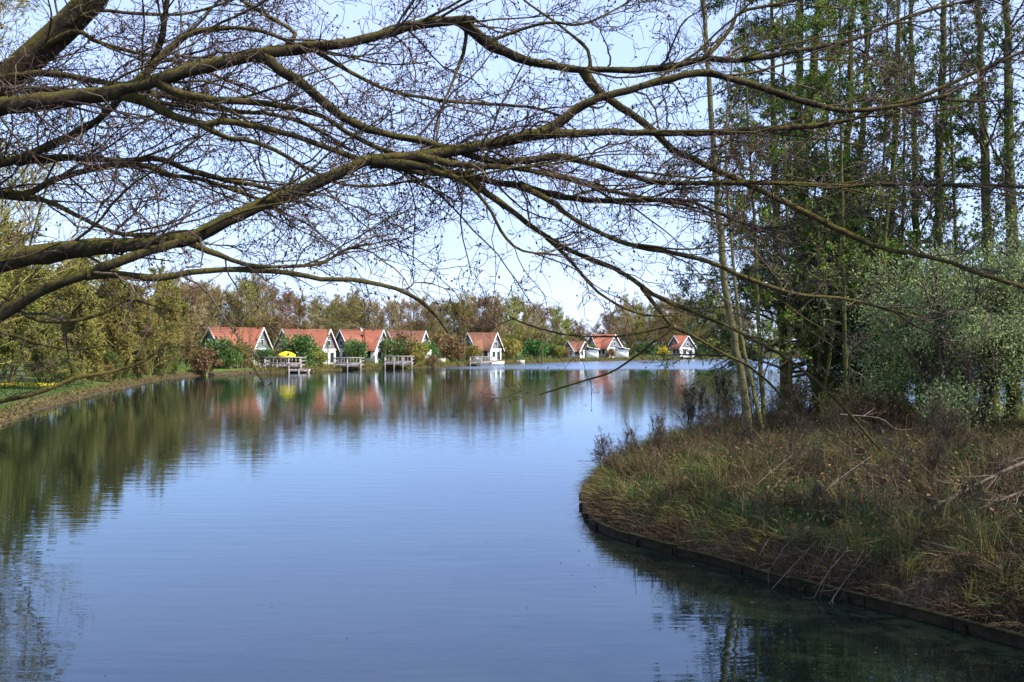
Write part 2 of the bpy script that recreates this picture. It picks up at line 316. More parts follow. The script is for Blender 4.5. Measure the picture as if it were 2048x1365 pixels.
m, t, b = mat_base('lake_water', .03, .5)
M['water'] = m; pos = geo_pos(t)
def wave_layer(sx, sy, detail=3, dist=0.0):
    mp = t.nodes.new('ShaderNodeMapping'); mp.inputs['Scale'].default_value = (sx, sy, 1); lk(t, pos, mp.inputs[0]); n = noise(t, 1.0, detail, mp.outputs[0], .55); n.inputs['Distortion'].default_value = dist; return n
def mth(op, a, bb):
    n = t.nodes.new('ShaderNodeMath'); n.operation = op
    for k, v in enumerate((a, bb)):
        if isinstance(v, (int, float)): n.inputs[k].default_value = v
        else: lk(t, v, n.inputs[k])
    return n.outputs[0]
w1 = wave_layer(.55, 2.6, 2, .3); w2 = wave_layer(1.6, 7.5, 2, .4)
# a breath of wind roughens one far strip of the lake and, in patches, the near water
sx = t.nodes.new('ShaderNodeSeparateXYZ'); lk(t, pos, sx.inputs[0])
gust = wave_layer(.012, .045, 3)
rg = t.nodes.new('ShaderNodeMapRange'); lk(t, gust.outputs[0], rg.inputs[0]); rg.inputs[1].default_value = .45; rg.inputs[2].default_value = .7
mb = t.nodes.new('ShaderNodeMapRange'); mb.interpolation_type = 'SMOOTHSTEP'; lk(t, sx.outputs[1], mb.inputs[0]); mb.inputs[1].default_value = 128; mb.inputs[2].default_value = 152
mc = t.nodes.new('ShaderNodeMapRange'); mc.interpolation_type = 'SMOOTHSTEP'; lk(t, sx.outputs[0], mc.inputs[0]); mc.inputs[1].default_value = -17; mc.inputs[2].default_value = -6
band = mth('MULTIPLY', mb.outputs[0], mc.outputs[0])
hsum = mth('ADD', mth('MULTIPLY', w1.outputs[0], .35), mth('MULTIPLY', w2.outputs[0], mth('ADD', mth('ADD', .08, mth('MULTIPLY', band, 2.6)), mth('MULTIPLY', rg.outputs[0], .2))))
bp = t.nodes.new('ShaderNodeBump'); bp.inputs['Strength'].default_value = .5; bp.inputs['Distance'].default_value = .022; lk(t, hsum, bp.inputs['Height'])
gl = t.nodes.new('ShaderNodeBsdfGlossy'); lk(t, mth('ADD', .018, mth('MULTIPLY', band, .24)), gl.inputs['Roughness']); gl.inputs['Color'].default_value = (.76, .88, 1, 1); lk(t, bp.outputs[0], gl.inputs['Normal'])
df = t.nodes.new('ShaderNodeBsdfDiffuse'); df.inputs['Color'].default_value = (.008, .012, .008, 1)
fz = t.nodes.new('ShaderNodeFresnel'); fz.inputs['IOR'].default_value = 1.75; lk(t, bp.outputs[0], fz.inputs['Normal'])
ms = t.nodes.new('ShaderNodeMixShader'); lk(t, fz.outputs[0], ms.inputs[0]); lk(t, df.outputs[0], ms.inputs[1]); lk(t, gl.outputs[0], ms.inputs[2]); lk(t, ms.outputs[0], t.nodes['Material Output'].inputs[0])
wx = np.linspace(-60, 215, 12); wy = np.linspace(0, 262, 12); WX, WY = np.meshgrid(wx, wy); wi = np.arange(144).reshape(12, 12)
tag(link('lake_water', mesh_np('lake_water', [(np.stack([WX, WY, 0 * WX], -1).reshape(-1, 3), np.stack([wi[:-1, :-1], wi[:-1, 1:], wi[1:, 1:], wi[1:, :-1]], -1).reshape(-1, 4))], M['water'])), kind='structure')

# ------------------------------------------------------------------ cottages on the far shore
def make_house(label, px, d, gable_l, gable_r, rz=0.0, Lh=(3.6, 3.6), W=5.4, eave=2.1, rise=2.8, roof='roof', clad='grey_clad', wall='white_wall', chimney=False, leanto=False):
    x = (px - CX) / FPX * d; z0 = gz(x, d)
    h = thing('cottage', label, 'house', (x, d, z0 - .05), 'cottages along the far shore', rz)
    for side, L, al in ((-1, Lh[0], gable_l), (1, Lh[1], gable_r)):
        if L <= 0: continue
        u = np.array([side * math.cos(al), -math.sin(al), 0]); v = np.array([side * math.sin(al) * 1.0, 0, 0]) * 0 + np.cross(u, (0, 0, 1)); v = v if v[1] < 0 else -v
        def Q(a, b, c): return u * a + v * b + np.array([0, 0, c])
        hw = W / 2; ov = .35; th = .12
        def prism(pts2, a0, a1):                                   # pts2: polygon in (b, c), extruded along the ridge
            n = len(pts2); V = np.array([Q(a, p, q) for a in (a0, a1) for p, q in pts2]); quads = np.array([[k, (k + 1) % n, (k + 1) % n + n, k + n] for k in range(n)])
            return [(V, quads), (V, np.array([list(range(n))[::-1]])), (V, np.array([[k + n for k in range(n)]]))]
        a1 = L - .3
        link('wall', mesh_np('wall', prism([(-hw + .3, 0), (hw - .3, 0), (hw - .3, eave), (-hw + .3, eave)], -.25, a1), M[wall], False), h)
        sl = rise / hw
        link('gable', mesh_np('gable', prism([(-hw + .3, eave + .01), (hw - .3, eave + .01), (0, eave + rise - .3 * sl * .6)], a1 - .3, a1 + .03), M[clad], False), h)
        for k in (-1, 1):
            e = hw + ov; zl = eave - ov * sl
            link('roof', mesh_np('roof', prism([(0, eave + rise), (0, eave + rise + th), (k * e, zl + th), (k * e, zl)][::k], -.1, L), M[roof], False), h)
            link('bargeboard', mesh_np('bargeboard', prism([(0, eave + rise - .10), (0, eave + rise + th + .03), (k * (e + .03), zl + th + .03), (k * (e + .03), zl - .10)][::k], L + .003, L + .07), M['white_trim'], False), h)
        link('trim_band', mesh_np('trim_band', prism([(-hw + .25, eave - .12), (hw - .25, eave - .12), (hw - .25, eave + .10), (-hw + .25, eave + .10)], a1 + .035, a1 + .09), M['white_trim'], False), h)
        for (b0, b1, c0, c1) in ((-hw * .62, -hw * .12, .15, eave - .35), (hw * .12, hw * .62, .65, eave - .35), (-.45, .45, eave + .5, eave + 1.35)):
            w = link('window', mesh_np('window', prism([(b0, c0), (b1, c0), (b1, c1), (b0, c1)], a1 + .005, a1 + .075), M['white_trim'], False), h)
            link('pane', mesh_np('pane', prism([(b0 + .08, c0 + .08), (b1 - .08, c0 + .08), (b1 - .08, c1 - .08), (b0 + .08, c1 - .08)], a1 + .03, a1 + .085), M['glass'], False), w)
        b_ = hw - .3
        for c in (.3, .62):                                         # side windows under the eaves
            V = []
            w = link('window', mesh_np('window', prism([(b_ - .02, .7), (b_ + .05, .7), (b_ + .05, eave - .25), (b_ - .02, eave - .25)], L * c - .45, L * c + .45), M['white_trim'], False), h)
            link('pane', mesh_np('pane', prism([(b_, .8), (b_ + .06, .8), (b_ + .06, eave - .35), (b_, eave - .35)], L * c - .36, L * c + .36), M['glass'], False), w)
    if chimney:
        c = link('chimney', mesh_np('chimney', [boxes([(-.2, .2, -.2, .2, eave + rise - .5, eave + rise + .55)])], M['white_wall'], False), h)
        link('cap', mesh_np('cap', [boxes([(-.27, .27, -.27, .27, eave + rise + .55, eave + rise + .63)])], M['dark'], False), c)
    if leanto:
        L = Lh[1]; al = gable_r; ex = math.cos(al) * L; ey = -math.sin(al) * L
        x0 = ex + .2
        link('porch', mesh_np('porch', [boxes([(x0, x0 + 2.6, ey + .4, ey + 2.6, 0, 1.7)])], M['white_wall'], False), h)
        V = np.array([(x0 - .1, ey + .1, 2.35), (x0 + 2.9, ey + .1, 1.75), (x0 + 2.9, ey + 2.9, 1.75), (x0 - .1, ey + 2.9, 2.35), (x0 - .1, ey + .1, 2.5), (x0 + 2.9, ey + .1, 1.9), (x0 + 2.9, ey + 2.9, 1.9), (x0 - .1, ey + 2.9, 2.5)], float)
        link('porch_roof', mesh_np('porch_roof', [(V, np.array([[0, 3, 2, 1], [4, 5, 6, 7], [0, 1, 5, 4], [1, 2, 6, 5], [2, 3, 7, 6], [3, 0, 4, 7]]))], M['white_trim'], False), h)
    return h
dg = math.radians
make_house('orange-roofed cottage with green-grey gable, half hidden behind slender pale trunks', 474, 136, dg(46), dg(11), 0, (4.2, 3.9), clad='green_clad', roof='roof')
make_house('orange-roofed white cottage behind the rounded dark evergreen bush', 612, 143, dg(42), dg(14), 0, (3.8, 3.8))
make_house('red-roofed white cottage with a small chimney above the grey railed deck', 723, 152, dg(38), dg(16), 0, (3.7, 3.6), chimney=True)
make_house('brown-roofed cottage largely screened by bushes beside the small-chimney cottage', 812, 161, dg(36), dg(16), 0, (3.4, 3.4), roof='roof_brown')
make_house('cream and white cottage with brown roof beside the moored white boat', 964, 176, dg(35), dg(25), 0, (3.0, 3.0), roof='roof_brown', W=5.0)
make_house('low white cottage with brown roof and dark annexe near the pale trunk', 1152, 208, dg(35), dg(35), 0, (2.2, 2.2), roof='roof_brown', W=3.8, eave=1.6, rise=1.9, leanto=True)
make_house('red-roofed white cottage with side porch, its gable broad and bright', 1204, 216, dg(20), dg(42), 0, (2.6, 3.6), leanto=True)
make_house('white cottage with red roof beside the yellow-flowering bush', 1358, 232, dg(30), dg(54), 0, (1.5, 3.0), W=5.2)

def make_deck(name, label, px, d, wd, dp, hz, rail=True, steps=0):
    x = (px - CX) / FPX * d; o = thing(name, label, 'deck', (x, d, 0))
    n = int(wd / .5)
    for k in range(n):
        link('plank', mesh_np('plank', [boxes([(-wd / 2 + k * wd / n + .015, -wd / 2 + (k + 1) * wd / n - .015, 0, dp, hz - .08, hz)])], M['deck_wood'], False), o)
    link('beam', mesh_np('beam', [boxes([(-wd / 2 - .05, wd / 2 + .05, -.04, .10, hz - .30, hz - .083)])], M['deck_wood'], False), o)
    nx = max(3, int(wd / 1.3) + 1)
    for k in range(nx):
        xx = -wd / 2 + .08 + (wd - .16) * k / (nx - 1)
        link('post', mesh_np('post', [boxes([(xx - .07, xx + .07, -.16, -.043, -.9, hz + (.85 if rail else .05))])], M['deck_wood'], False), o)
    if rail:
        nbl = int(wd / .42)
        for q in range(nbl):
            xx = -wd / 2 + .2 + (wd - .4) * q / (nbl - 1)
            link('baluster', mesh_np('baluster', [boxes([(xx - .035, xx + .035, -.155, -.105, hz + .05, hz + .84)])], M['deck_wood'], False), o)
        for zz in (hz + .12, hz + .86):
            link('rail', mesh_np('rail', [boxes([(-wd / 2 - .05, wd / 2 + .05, -.20, -.163, zz, zz + .11)])], M['deck_wood'], False), o)
        for s_ in (-1, 1):
            for zz in (hz + .40, hz + .80):
                link('rail', mesh_np('rail', [boxes([(s_ * wd / 2 - .03, s_ * wd / 2 + .03, 0, dp, zz, zz + .10)])], M['deck_wood'], False), o)
    return o
make_deck('jetty_deck', 'pinkish timber deck on posts with railing under the yellow sunshade', 566, 124.5, 4.6, 3.0, 1.0)
make_deck('jetty_deck', 'low timber landing stage adjoining the railed deck with the sunshade', 598, 124.0, 2.6, 2.0, .45, False)
make_deck('jetty_deck', 'long low boardwalk beside the railed deck with the sunshade', 537, 126.0, 2.2, 2.0, .9, False)
make_deck('jetty_deck', 'grey timber deck on dark posts below the bright white gable', 695, 137.8, 3.8, 3.0, .75)
make_deck('jetty_deck', 'grey railed deck standing before the small-chimney cottage', 797, 143.5, 4.0, 2.6, .9)
make_deck('jetty_deck', 'low grey deck beside the white boat', 962, 160.5, 3.6, 3.0, .6)
def parasol(px, d, zt):
    x = (px - CX) / FPX * d; o = thing('sunshade', 'bright yellow sunshade over the railed jetty deck', 'parasol', (x, d, 1.0))
    n = 8; V = [(0, 0, zt + .62)]; rng = np.random.default_rng(3)
    for r, z in ((.6, .48), (1.15, .18)):
        for k in range(n * 2): V.append((r * math.cos(k * math.pi / n), r * math.sin(k * math.pi / n), zt + z - (.10 if k % 2 else 0)))
    F = [[0, 1 + k, 1 + (k + 1) % (2 * n)] for k in range(2 * n)]; F2 = [[1 + k, 17 + k, 17 + (k + 1) % 16, 1 + (k + 1) % 16] for k in range(16)]
    V = np.array(V, float)
    link('canopy', mesh_np('canopy', [(V, np.array(F)), (V, np.array(F2))], M['yellow_cloth'], False), o)
    vv = [(1.15 * math.cos(k * math.pi / n), 1.15 * math.sin(k * math.pi / n), zt + .18 - (.10 if k % 2 else 0) - dz) for dz in (0, .28) for k in range(16)]
    link('valance', mesh_np('valance', [(np.array(vv), np.array([[k, k + 16, (k + 1) % 16 + 16, (k + 1) % 16] for k in range(16)]))], M['yellow_cloth'], False), o)
    link('pole', mesh_np('pole', [tubes(np.array([(0, 0, 0), (0, 0, zt + .6)]), np.array([.03, .03]), 6)], M['white_trim']), o)
parasol(573, 126.2, 1.05)
def boat(px, d):
    x = (px - CX) / FPX * d; o = thing('moored_boat', 'small white open boat moored at the grassy far shore', 'boat', (x, d, -.05), rz=dg(10))
    st = np.linspace(-1, 1, 11); V = []
    for s in st:
        w = .75 * (1 - max(0, s) ** 2.2) * (1 - .15 * max(0, -s)); zk = .05 + .22 * max(0, s) ** 3; zg = .62 + .2 * max(0, s) ** 2
        V += [(s * 1.9, -w, zg), (s * 1.9, -w * .75, zk + .1), (s * 1.9, 0, zk - .1), (s * 1.9, w * .75, zk + .1), (s * 1.9, w, zg), (s * 1.9, w * .85, zg - .03), (s * 1.9, 0, zk + .12), (s * 1.9, -w * .85, zg - .03)]
    idx = np.arange(88).reshape(11, 8); F = np.stack([idx[:-1], np.roll(idx[:-1], -1, 1), np.roll(idx[1:], -1, 1), idx[1:]], -1).reshape(-1, 4)
    link('hull', mesh_np('hull', [(np.array(V), F), (np.array(V), np.array([[0, 1, 2, 3, 4, 5, 6, 7]]))], M['boat_white']), o)
    link('seat', mesh_np('seat', [boxes([(-.9, -.55, -.62, .62, .42, .47), (.2, .5, -.6, .6, .42, .47)])], M['deck_wood'], False), o)
boat(986, 166)
def hut(name, label, cat, px, d, w, hgt, dp, mat):
    x = (px - CX) / FPX * d; o = thing(name, label, cat, (x, d, gz(x, d + dp / 2) - .1))
    link('body', mesh_np('body', [boxes([(-w / 2, w / 2, 0, dp, 0, hgt)])], M[mat], False), o)
    link('lid', mesh_np('lid', [boxes([(-w / 2 - .08, w / 2 + .08, -.08, dp + .08, hgt + .003, hgt + .1)])], M['timber_top'], False), o)
    link('door', mesh_np('door', [boxes([(-w * .15, w * .15, -.03, -.002, .1, hgt - .1)])], M['deck_wood'], False), o)
hut('storage_chest', 'cream storage chest standing on the grass by the far shore', 'chest', 1041, 178, 1.5, .85, .9, 'cream')
hut('garden_shed', 'small cream garden shed among bare shrubs at the waterside', 'shed', 849, 156, 2.0, 2.2, 1.6, 'white_wall')
hut('storage_chest', 'pale green-grey chest at the water between shed and deck', 'chest', 882, 158, 1.3, .9, .9, 'cream')

# ------------------------------------------------------------------ trees: generators
def bare_tree(seed, H, spread=.35, tr=.02, nl=14, nb=9, nt=9, ns=6, w=.02, base=.2, up=.25, lean=(0, 0), trunk_mat='trunk_moss', twig_mat='far_twig', bud=None, budn=0, buds=.12, stems=1, nsub=3):
    """returns list of (name, mesh): trunk and crown"""
    rng = np.random.default_rng(seed); tb, cb, bb = [], [], []
    for s in range(stems):
        Hs = H * (1 if s == 0 else rng.uniform(.65, .95)); off = np.array([0, 0]) if s == 0 else rng.normal(size=2) * .25
        zz = np.linspace(0, 1, 12); sp = rng.normal(size=2) * (.12 * H if stems > 1 else .02 * H)
        wob = np.cumsum(rng.normal(size=(12, 2)) * .008 * H, 0); wob -= wob[0]
        P = np.stack([off[0] + (sp[0] + lean[0]) * zz + wob[:, 0], off[1] + (sp[1] + lean[1]) * zz + wob[:, 1], Hs * zz - .15], 1)[None]
        R = (tr * Hs * (1 - .9 * zz) * (1 + .6 * np.exp(-zz * 25)))[None]
        tb.append(tubes(P, R, 7))
        LP, LR = spawn(rng, P, R, np.array([nl]), base, .97, (spread * Hs * .55, spread * Hs * 1.1), (.5, 1.05), 8, .5, .008, up=up, bend=.06, wig=.1)
        sh = (1.25 - .7 * np.clip(LP[:, 0, 2] / Hs, 0, 1))[:, None, None]; LP = LP[:, :1] + (LP - LP[:, :1]) * sh
        tb.append(tubes(LP, LR, 4))
        BP, BR = spawn(rng, LP, LR, np.full(len(LP), nb), .2, 1, (.3, .65), (.4, .95), 5, .55, w * .5, rel=True, up=.15, wig=.15)
        cb.append(tubes(BP, BR, 3))
        TP, TR = spawn(rng, BP, BR, np.full(len(BP), nt), .15, 1, (.35, .8), (.3, .9), 4, .6, w * .35, rel=True, up=.12, wig=.18)
        TW = np.maximum(TR, w * .45)
        cb.append(ribbons(TP, TW, rng))
        if ns:
            SP, SR = spawn(rng, TP, TR, np.full(len(TP), ns), .2, 1, (.3, .7), (.3, .9), nsub, .7, w * .3, rel=True, up=.1, wig=.2)
            cb.append(ribbons(SP, np.maximum(SR, w * .35), rng))
        else: SP = TP
        if bud and budn:
            k = rng.integers(0, len(SP), budn); f = rng.random(budn)[:, None]; C = SP[k, 0] * (1 - f) + SP[k, -1] * f
            bb.append(leaves(C, rng.uniform(.6, 1.3, budn) * buds, rng, .5))
    out = [('trunk', mesh_np('trunk', tb, M[trunk_mat])), ('crown', mesh_np('crown', cb, M[twig_mat], False))]
    if bb: out.append(('foliage', mesh_np('foliage', bb, M[bud], False)))
    return out
def plant(name, label, cat, parts, x, y, group=None, rz=0.0, sc=1.0, z=None):
    o = thing(name, label, cat, (x, y, gz(x, y) if z is None else z), group, rz, sc)
    for n, me in parts: link(n, me, o)
    return o
def bush(seed, r, h, n_leaf, leaf, mat, twig='far_twig', stems=16, aspect=.5, lumps=14, tuft=.45):
    """leafy bush: stems fan out, leaves sit in uneven clumps"""
    rng = np.random.default_rng(seed)
    a = rng.uniform(0, 2 * np.pi, stems); o = np.zeros((stems, 3)); o[:, 0] = np.cos(a) * r * .15; o[:, 1] = np.sin(a) * r * .15
    tip = np.stack([np.cos(a) * r * rng.uniform(.2, .9, stems), np.sin(a) * r * rng.uniform(.2, .9, stems), h * rng.uniform(.55, .95, stems)], 1)
    u = np.linspace(0, 1, 6)[None, :, None]; P = o[:, None] * (1 - u) + tip[:, None] * u; P[:, :, 2] += np.sin(u[..., 0] * np.pi) * h * .1; P[:, 0, 2] = -.1
    R = np.linspace(.022, .006, 6)[None] * h * .5 * np.ones((stems, 1)); BP, BR = spawn(rng, P, R, np.full(stems, 12), .25, 1, (.15 * r, .5 * r), (.4, 1.1), 4, .6, .006, up=.1)
    tipsP = np.concatenate([BP[:, 1], BP[:, 2], BP[:, 3], P[:, 4], P[:, 5]])
    lump = nrm(rng.normal(size=(lumps, 3))); lump[:, 2] = np.where(rng.random(lumps) < .35, -np.abs(lump[:, 2]) * .8, np.abs(lump[:, 2]))
    C0 = lump * np.array([r, r, h * .52]) * rng.uniform(.55, .98, lumps)[:, None] + np.array([0, 0, h * .45]); rad = rng.uniform(.28, .5, lumps) * r * min(1, 5.5 / lumps ** .5)
    k = rng.integers(0, lumps, n_leaf); pt = C0[k] + nrm(rng.normal(size=(n_leaf, 3))) * (rad[k] * rng.random(n_leaf) ** .4)[:, None] * np.array([1, 1, .8])
    j = rng.integers(0, len(tipsP), int(n_leaf * tuft)); p2 = tipsP[j] + rng.normal(size=(len(j), 3)) * r * .10
    C = np.concatenate([pt, p2]); C[:, 2] = np.maximum(C[:, 2], .05)
    return [('stems', mesh_np('stems', [tubes(P, R, 4), tubes(BP, BR, 3)], M[twig])), ('foliage', mesh_np('foliage', [leaves(C, rng.uniform(.6, 1.3, len(C)) * leaf, rng, aspect, np.array([0, 0, .4]))], M[mat], False))]

# far wood behind the cottages
FAR = [bare_tree(11, 11, .50, .013, 23, 9, 8, 5, .048, .06, nsub=2), bare_tree(12, 12, .42, .012, 23, 9, 8, 5, .048, .06, up=.4, nsub=2), bare_tree(13, 9.5, .56, .013, 23, 9, 8, 5, .048, .04, twig_mat='far_olive', nsub=2),
       bare_tree(14, 10.5, .48, .012, 23, 9, 8, 5, .048, .05, up=.35, twig_mat='far_olive', nsub=2), bare_tree(15, 13, .36, .011, 23, 9, 8, 5, .048, .08, up=.5, nsub=2)]
FLAB = ['bare brown broad-crowned tree in the wood behind the cottages', 'bare brown upright tree in the wood behind the cottages', 'low olive bare tree in the wood behind the cottages', 'olive upright bare tree in the wood behind the cottages', 'tall slim brown bare tree in the wood behind the cottages']
rng = np.random.default_rng(77)
protos = {}
MARKS = [(545, 'the green-gabled cottage'), (668, 'the rounded evergreen bush'), (775, 'the small-chimney cottage'), (870, 'the cream shed'), (1020, 'the moored boat'), (1120, 'the storage chest'), (1195, 'the low white cottage'), (1300, 'the porch cottage'), (9999, 'the yellow-flowering bush')]
def far_tree(px, d, k, s=1.0, lab=None, grp='bare trees of the wood behind the cottages'):
    x = (px - CX) / FPX * d; loc = (x, d, gz(x, d) - .1); rz = rng.uniform(0, 6.28); sc = (s * rng.uniform(.9, 1.15),) * 2 + (s,)
    if k not in protos:
        protos[k] = plant('bare_tree', lab or FLAB[k], 'tree', FAR[k], x, d, grp, rz, sc); return protos[k]
    return copy_tree(protos[k], loc, rz, sc, lab or FLAB[k], grp)
shore = lambda px: np.interp(px, [330, 400, 520, 620, 660, 720, 830, 930, 1000, 1080, 1150, 1250, 1340, 1450, 1700, 2048], [97, 108, 123, 128, 136, 141, 147, 160, 171, 185, 200, 212, 225, 240, 250, 246])
dmin = lambda px: np.interp(px, [380, 395, 545, 560, 668, 690, 775, 790, 870, 885, 900, 1010, 1030, 1120, 1130, 1270, 1300, 1335, 1400], [0, 149, 149, 155, 155, 164, 164, 173, 173, 150, 187, 187, 150, 150, 226, 228, 200, 243, 243])
top = lambda px: np.interp(px, [350, 400, 450, 510, 560, 640, 700, 780, 850, 950, 1060, 1120, 1160, 1190, 1240, 1300, 1450, 1700, 2048], [560, 575, 592, 562, 588, 604, 602, 616, 606, 604, 612, 630, 652, 655, 618, 612, 610, 600, 600])
for row, (dd, stp) in enumerate(((20, 25), (31, 27), (46, 30))):
    px = 352 + row * 9
    while px < 1460:
        d = max(shore(px) + dd, dmin(px) + row * 9) + rng.uniform(-2, 3); H = CAM_H + (HOR - top(px) - 6 * row + rng.uniform(-14, 8)) / FPX * d - .8
        k = int(rng.choice([0, 1, 2, 3, 4], p=[.27, .2, .2, .18, .15])); far_tree(px, d, k, max(.5, H) / [11, 12, 9.5, 10.5, 13][k], FLAB[k].replace('in the wood behind the cottages', ['in the front row', 'in the middle row', 'in the back row'][row]) + ', behind ' + next(n_ for lim, n_ in MARKS if px < lim))
        px += stp * rng.uniform(.75, 1.25)
for px in np.arange(1470, 2080, 32):
    k = int(rng.integers(0, 5)); d = 262 + rng.uniform(0, 14); far_tree(px + rng.uniform(-9, 9), d, k, (11 + rng.uniform(-2, 3)) / [11, 12, 9.5, 10.5, 13][k], ['broad bare tree beyond the water past the wooded spit', 'upright bare tree beyond the water past the wooded spit', 'low olive tree beyond the water past the wooded spit', 'olive upright tree beyond the water past the wooded spit', 'tall slim bare tree beyond the water past the wooded spit'][k], 'trees beyond the water past the spit')

UG = [bare_tree(16, 4.2, .5, .012, 14, 8, 7, 5, .055, .02, up=.5, nsub=2, stems=3), bare_tree(17, 4.0, .5, .012, 14, 8, 7, 5, .055, .02, up=.5, nsub=2, stems=3, twig_mat='far_olive')]
ug = {}
for row, dd in enumerate((15, 27)):
    px = 345 + 10 * row
    while px < 1480:
        d = max(shore(px) + dd, dmin(px) - 1 + row * 8) + rng.uniform(-2, 2); x = (px - CX) / FPX * d; k = int(rng.integers(0, 2)); s_ = rng.uniform(.8, 1.25); lb = ['bare brown thicket shrub at the foot of the wood', 'olive thicket shrub at the foot of the wood'][k]
        if k not in ug: ug[k] = plant('thicket_shrub', lb, 'shrub', UG[k], x, d, 'thicket shrubs at the foot of the wood', px, s_)
        else: copy_tree(ug[k], (x, d, gz(x, d) - .1), px, (s_, s_, s_), lb, 'thicket shrubs at the foot of the wood')
        px += rng.uniform(24, 40)
for px in np.arange(1440, 2100, 26):
    d = 256 + rng.uniform(0, 4); x = (px - CX) / FPX * d; k = int(rng.integers(0, 2)); s_ = rng.uniform(.9, 1.3)
    copy_tree(ug[k], (x, d, gz(x, d) - .1), px, (s_, s_, s_), ['bare brown thicket shrub', 'olive thicket shrub'][k] + ' beyond the water past the wooded spit', 'thicket shrubs beyond the water past the spit')

# bushes and shrubs between the cottages
BU_D = bush(31, 1.9, 3.2, 2600, .30, 'dark_leaf'); BU_G = bush(32, 1.5, 2.4, 2200, .26, 'green_leaf'); BU_O = bush(33, 1.4, 2.2, 1500, .22, 'olive_bud', stems=24); BU_R = bush(34, 1.3, 2.3, 1500, .22, 'rust_leaf', stems=24); BU_Y = bush(35, 1.2, 2.0, 1500, .22, 'yellow_leaf')
def at_px(px, d): return (px - CX) / FPX * d
for k, (nm, lb, bu, px, d, s) in enumerate([
    ('evergreen_bush', 'large rounded dark evergreen bush behind the yellow sunshade', BU_D, 592, 131.5, 1.35), ('evergreen_bush', 'dark green bush between the two red roofs nearest the decks', BU_D, 706, 146, 1.15),
    ('evergreen_bush', 'dark green bush filling the gap beside the small-chimney cottage', BU_D, 787, 151, 1.2), ('evergreen_bush', 'dark bush against the green-grey gable', BU_D, 442, 124, 1.15),
    ('evergreen_bush', 'small dark bush below the bare tree next to the low cottage', BU_G, 1108, 202, 1.1), ('leafy_bush', 'fresh green bush beside the pale trunk on the far shore', BU_G, 1070, 190, 1.6),
    ('leafy_bush', 'mid green bush under the slender pale trunks', BU_G, 456, 121, 1.0), ('leafy_bush', 'green bush below the white-trimmed gable by the boardwalk', BU_G, 528, 128.5, .95),
    ('leafy_bush', 'dark green shrub beside the red-roofed cottage with porch', BU_D, 1178, 212, .9), ('leafy_bush', 'green bush between porch and yellow-flowering bush', BU_G, 1288, 228, 1.4),
    ('flowering_bush', 'yellow-flowering bush beside the last white cottage', BU_Y, 1327, 226, 1.1), ('rusty_shrub', 'rust-brown shrub at the bend of the bank before the green-grey gable', BU_R, 410, 113, 1.3),
    ('rusty_shrub', 'rust-brown waterside shrub beside the cream shed', BU_R, 864, 151.5, .8), ('rusty_shrub', 'rust-brown shrub hiding part of the brown-roofed cottage', BU_R, 815, 152, 1.35),
    ('rusty_shrub', 'tall rust-brown shrub screening the cream and white cottage', BU_R, 905, 163, 1.9), ('olive_shrub', 'olive shrub at the waterside between deck and landing stage', BU_O, 640, 134.5, .95),
    ('olive_shrub', 'olive shrub in front of the orange roof, by the pale trunks', BU_O, 487, 125, 1.35), ('olive_shrub', 'olive shrub beside the cream storage chest', BU_O, 1018, 180, 1.7), ('olive_shrub', 'low olive shrub by the water between the two white cottages', BU_O, 1118, 201, 1.1),
    ('olive_shrub', 'olive shrub at the waterside before the brown-roofed cottage', BU_O, 838, 149.5, .9), ('olive_shrub', 'olive shrub beyond the last white cottage', BU_O, 1420, 242, 1.9), ('leafy_bush', 'green shrub between last cottage and the wooded spit', BU_G, 1395, 236, 1.3),
    ('olive_shrub', 'olive shrub between the two gables behind the sunshade', BU_O, 556, 134, 1.0), ('rusty_shrub', 'rust-brown shrub leaning on the wall of the porch cottage', BU_R, 1222, 211, .9), ('olive_shrub', 'tall olive shrub before the brown roof beside the small-chimney cottage', BU_O, 832, 153, 1.5), ('olive_shrub', 'tall olive shrub in front of the cream cottage by the boat', BU_O, 942, 168, 1.25), ('rusty_shrub', 'rust-brown shrub in front of the low white cottage', BU_R, 1128, 202, 1.0), ('rusty_shrub', 'broad rust-brown shrub before the brown roof, behind the railed deck', BU_R, 803, 153.5, 1.95), ('leafy_bush', 'green bush against the gable of the screened brown-roofed cottage', BU_G, 850, 158, 1.3), ('olive_shrub', 'olive shrub in front of the orange roof behind the sunshade', BU_O, 625, 138.5, 1.2)]):
    x = at_px(px, d); plant(nm, lb, 'bush', bu, x, d, 'bushes along the far shore', k * 1.7, s)
SL = bare_tree(21, 7.5, .13, .010, 16, 6, 6, 3, .03, .25, up=.7, trunk_mat='trunk_pale', twig_mat='far_olive')
for k, (px, d, s, lb) in enumerate([(463, 120, .95, 'slender pale-trunked tree before the orange roof, with forked neighbour'), (474, 121, 1.05, 'tallest slender pale-trunked tree before the orange roof'), (484, 120.5, .8, 'thin short pale-trunked tree before the orange roof'),
        (1086, 186, 1.35, 'pale straight-trunked tree standing on the grassy far shore'), (1060, 192, 1.0, 'slim pale tree behind the fresh green bush'), (930, 164, 1.0, 'slim pale tree at the corner of the cream cottage'), (1000, 176, .8, 'slim pale tree close by the moored boat'), (503, 125, .75, 'slim pale tree between the orange roof and the boardwalk'), (655, 139, .9, 'slim pale tree beside the bright white gable'), (772, 149, .85, 'slim pale tree at the corner of the small-chimney cottage'), (826, 150, .95, 'slim pale tree before the brown roof'), (918, 163, 1.1, 'slim pale tree rising from the tall rust-brown shrub'), (945, 167, .7, 'short slim pale tree in front of the cream cottage'), (1172, 207, .9, 'slim pale tree between low cottage and porch cottage'), (1312, 224, 1.0, 'slim pale tree by the yellow-flowering bush'), (400, 113, .5, 'short pale stump-like stem at the bend of the bank')]):
    plant('slender_tree', lb, 'tree', SL, at_px(px, d), d, 'slender pale trees on the far shore', k * 2.1, s)

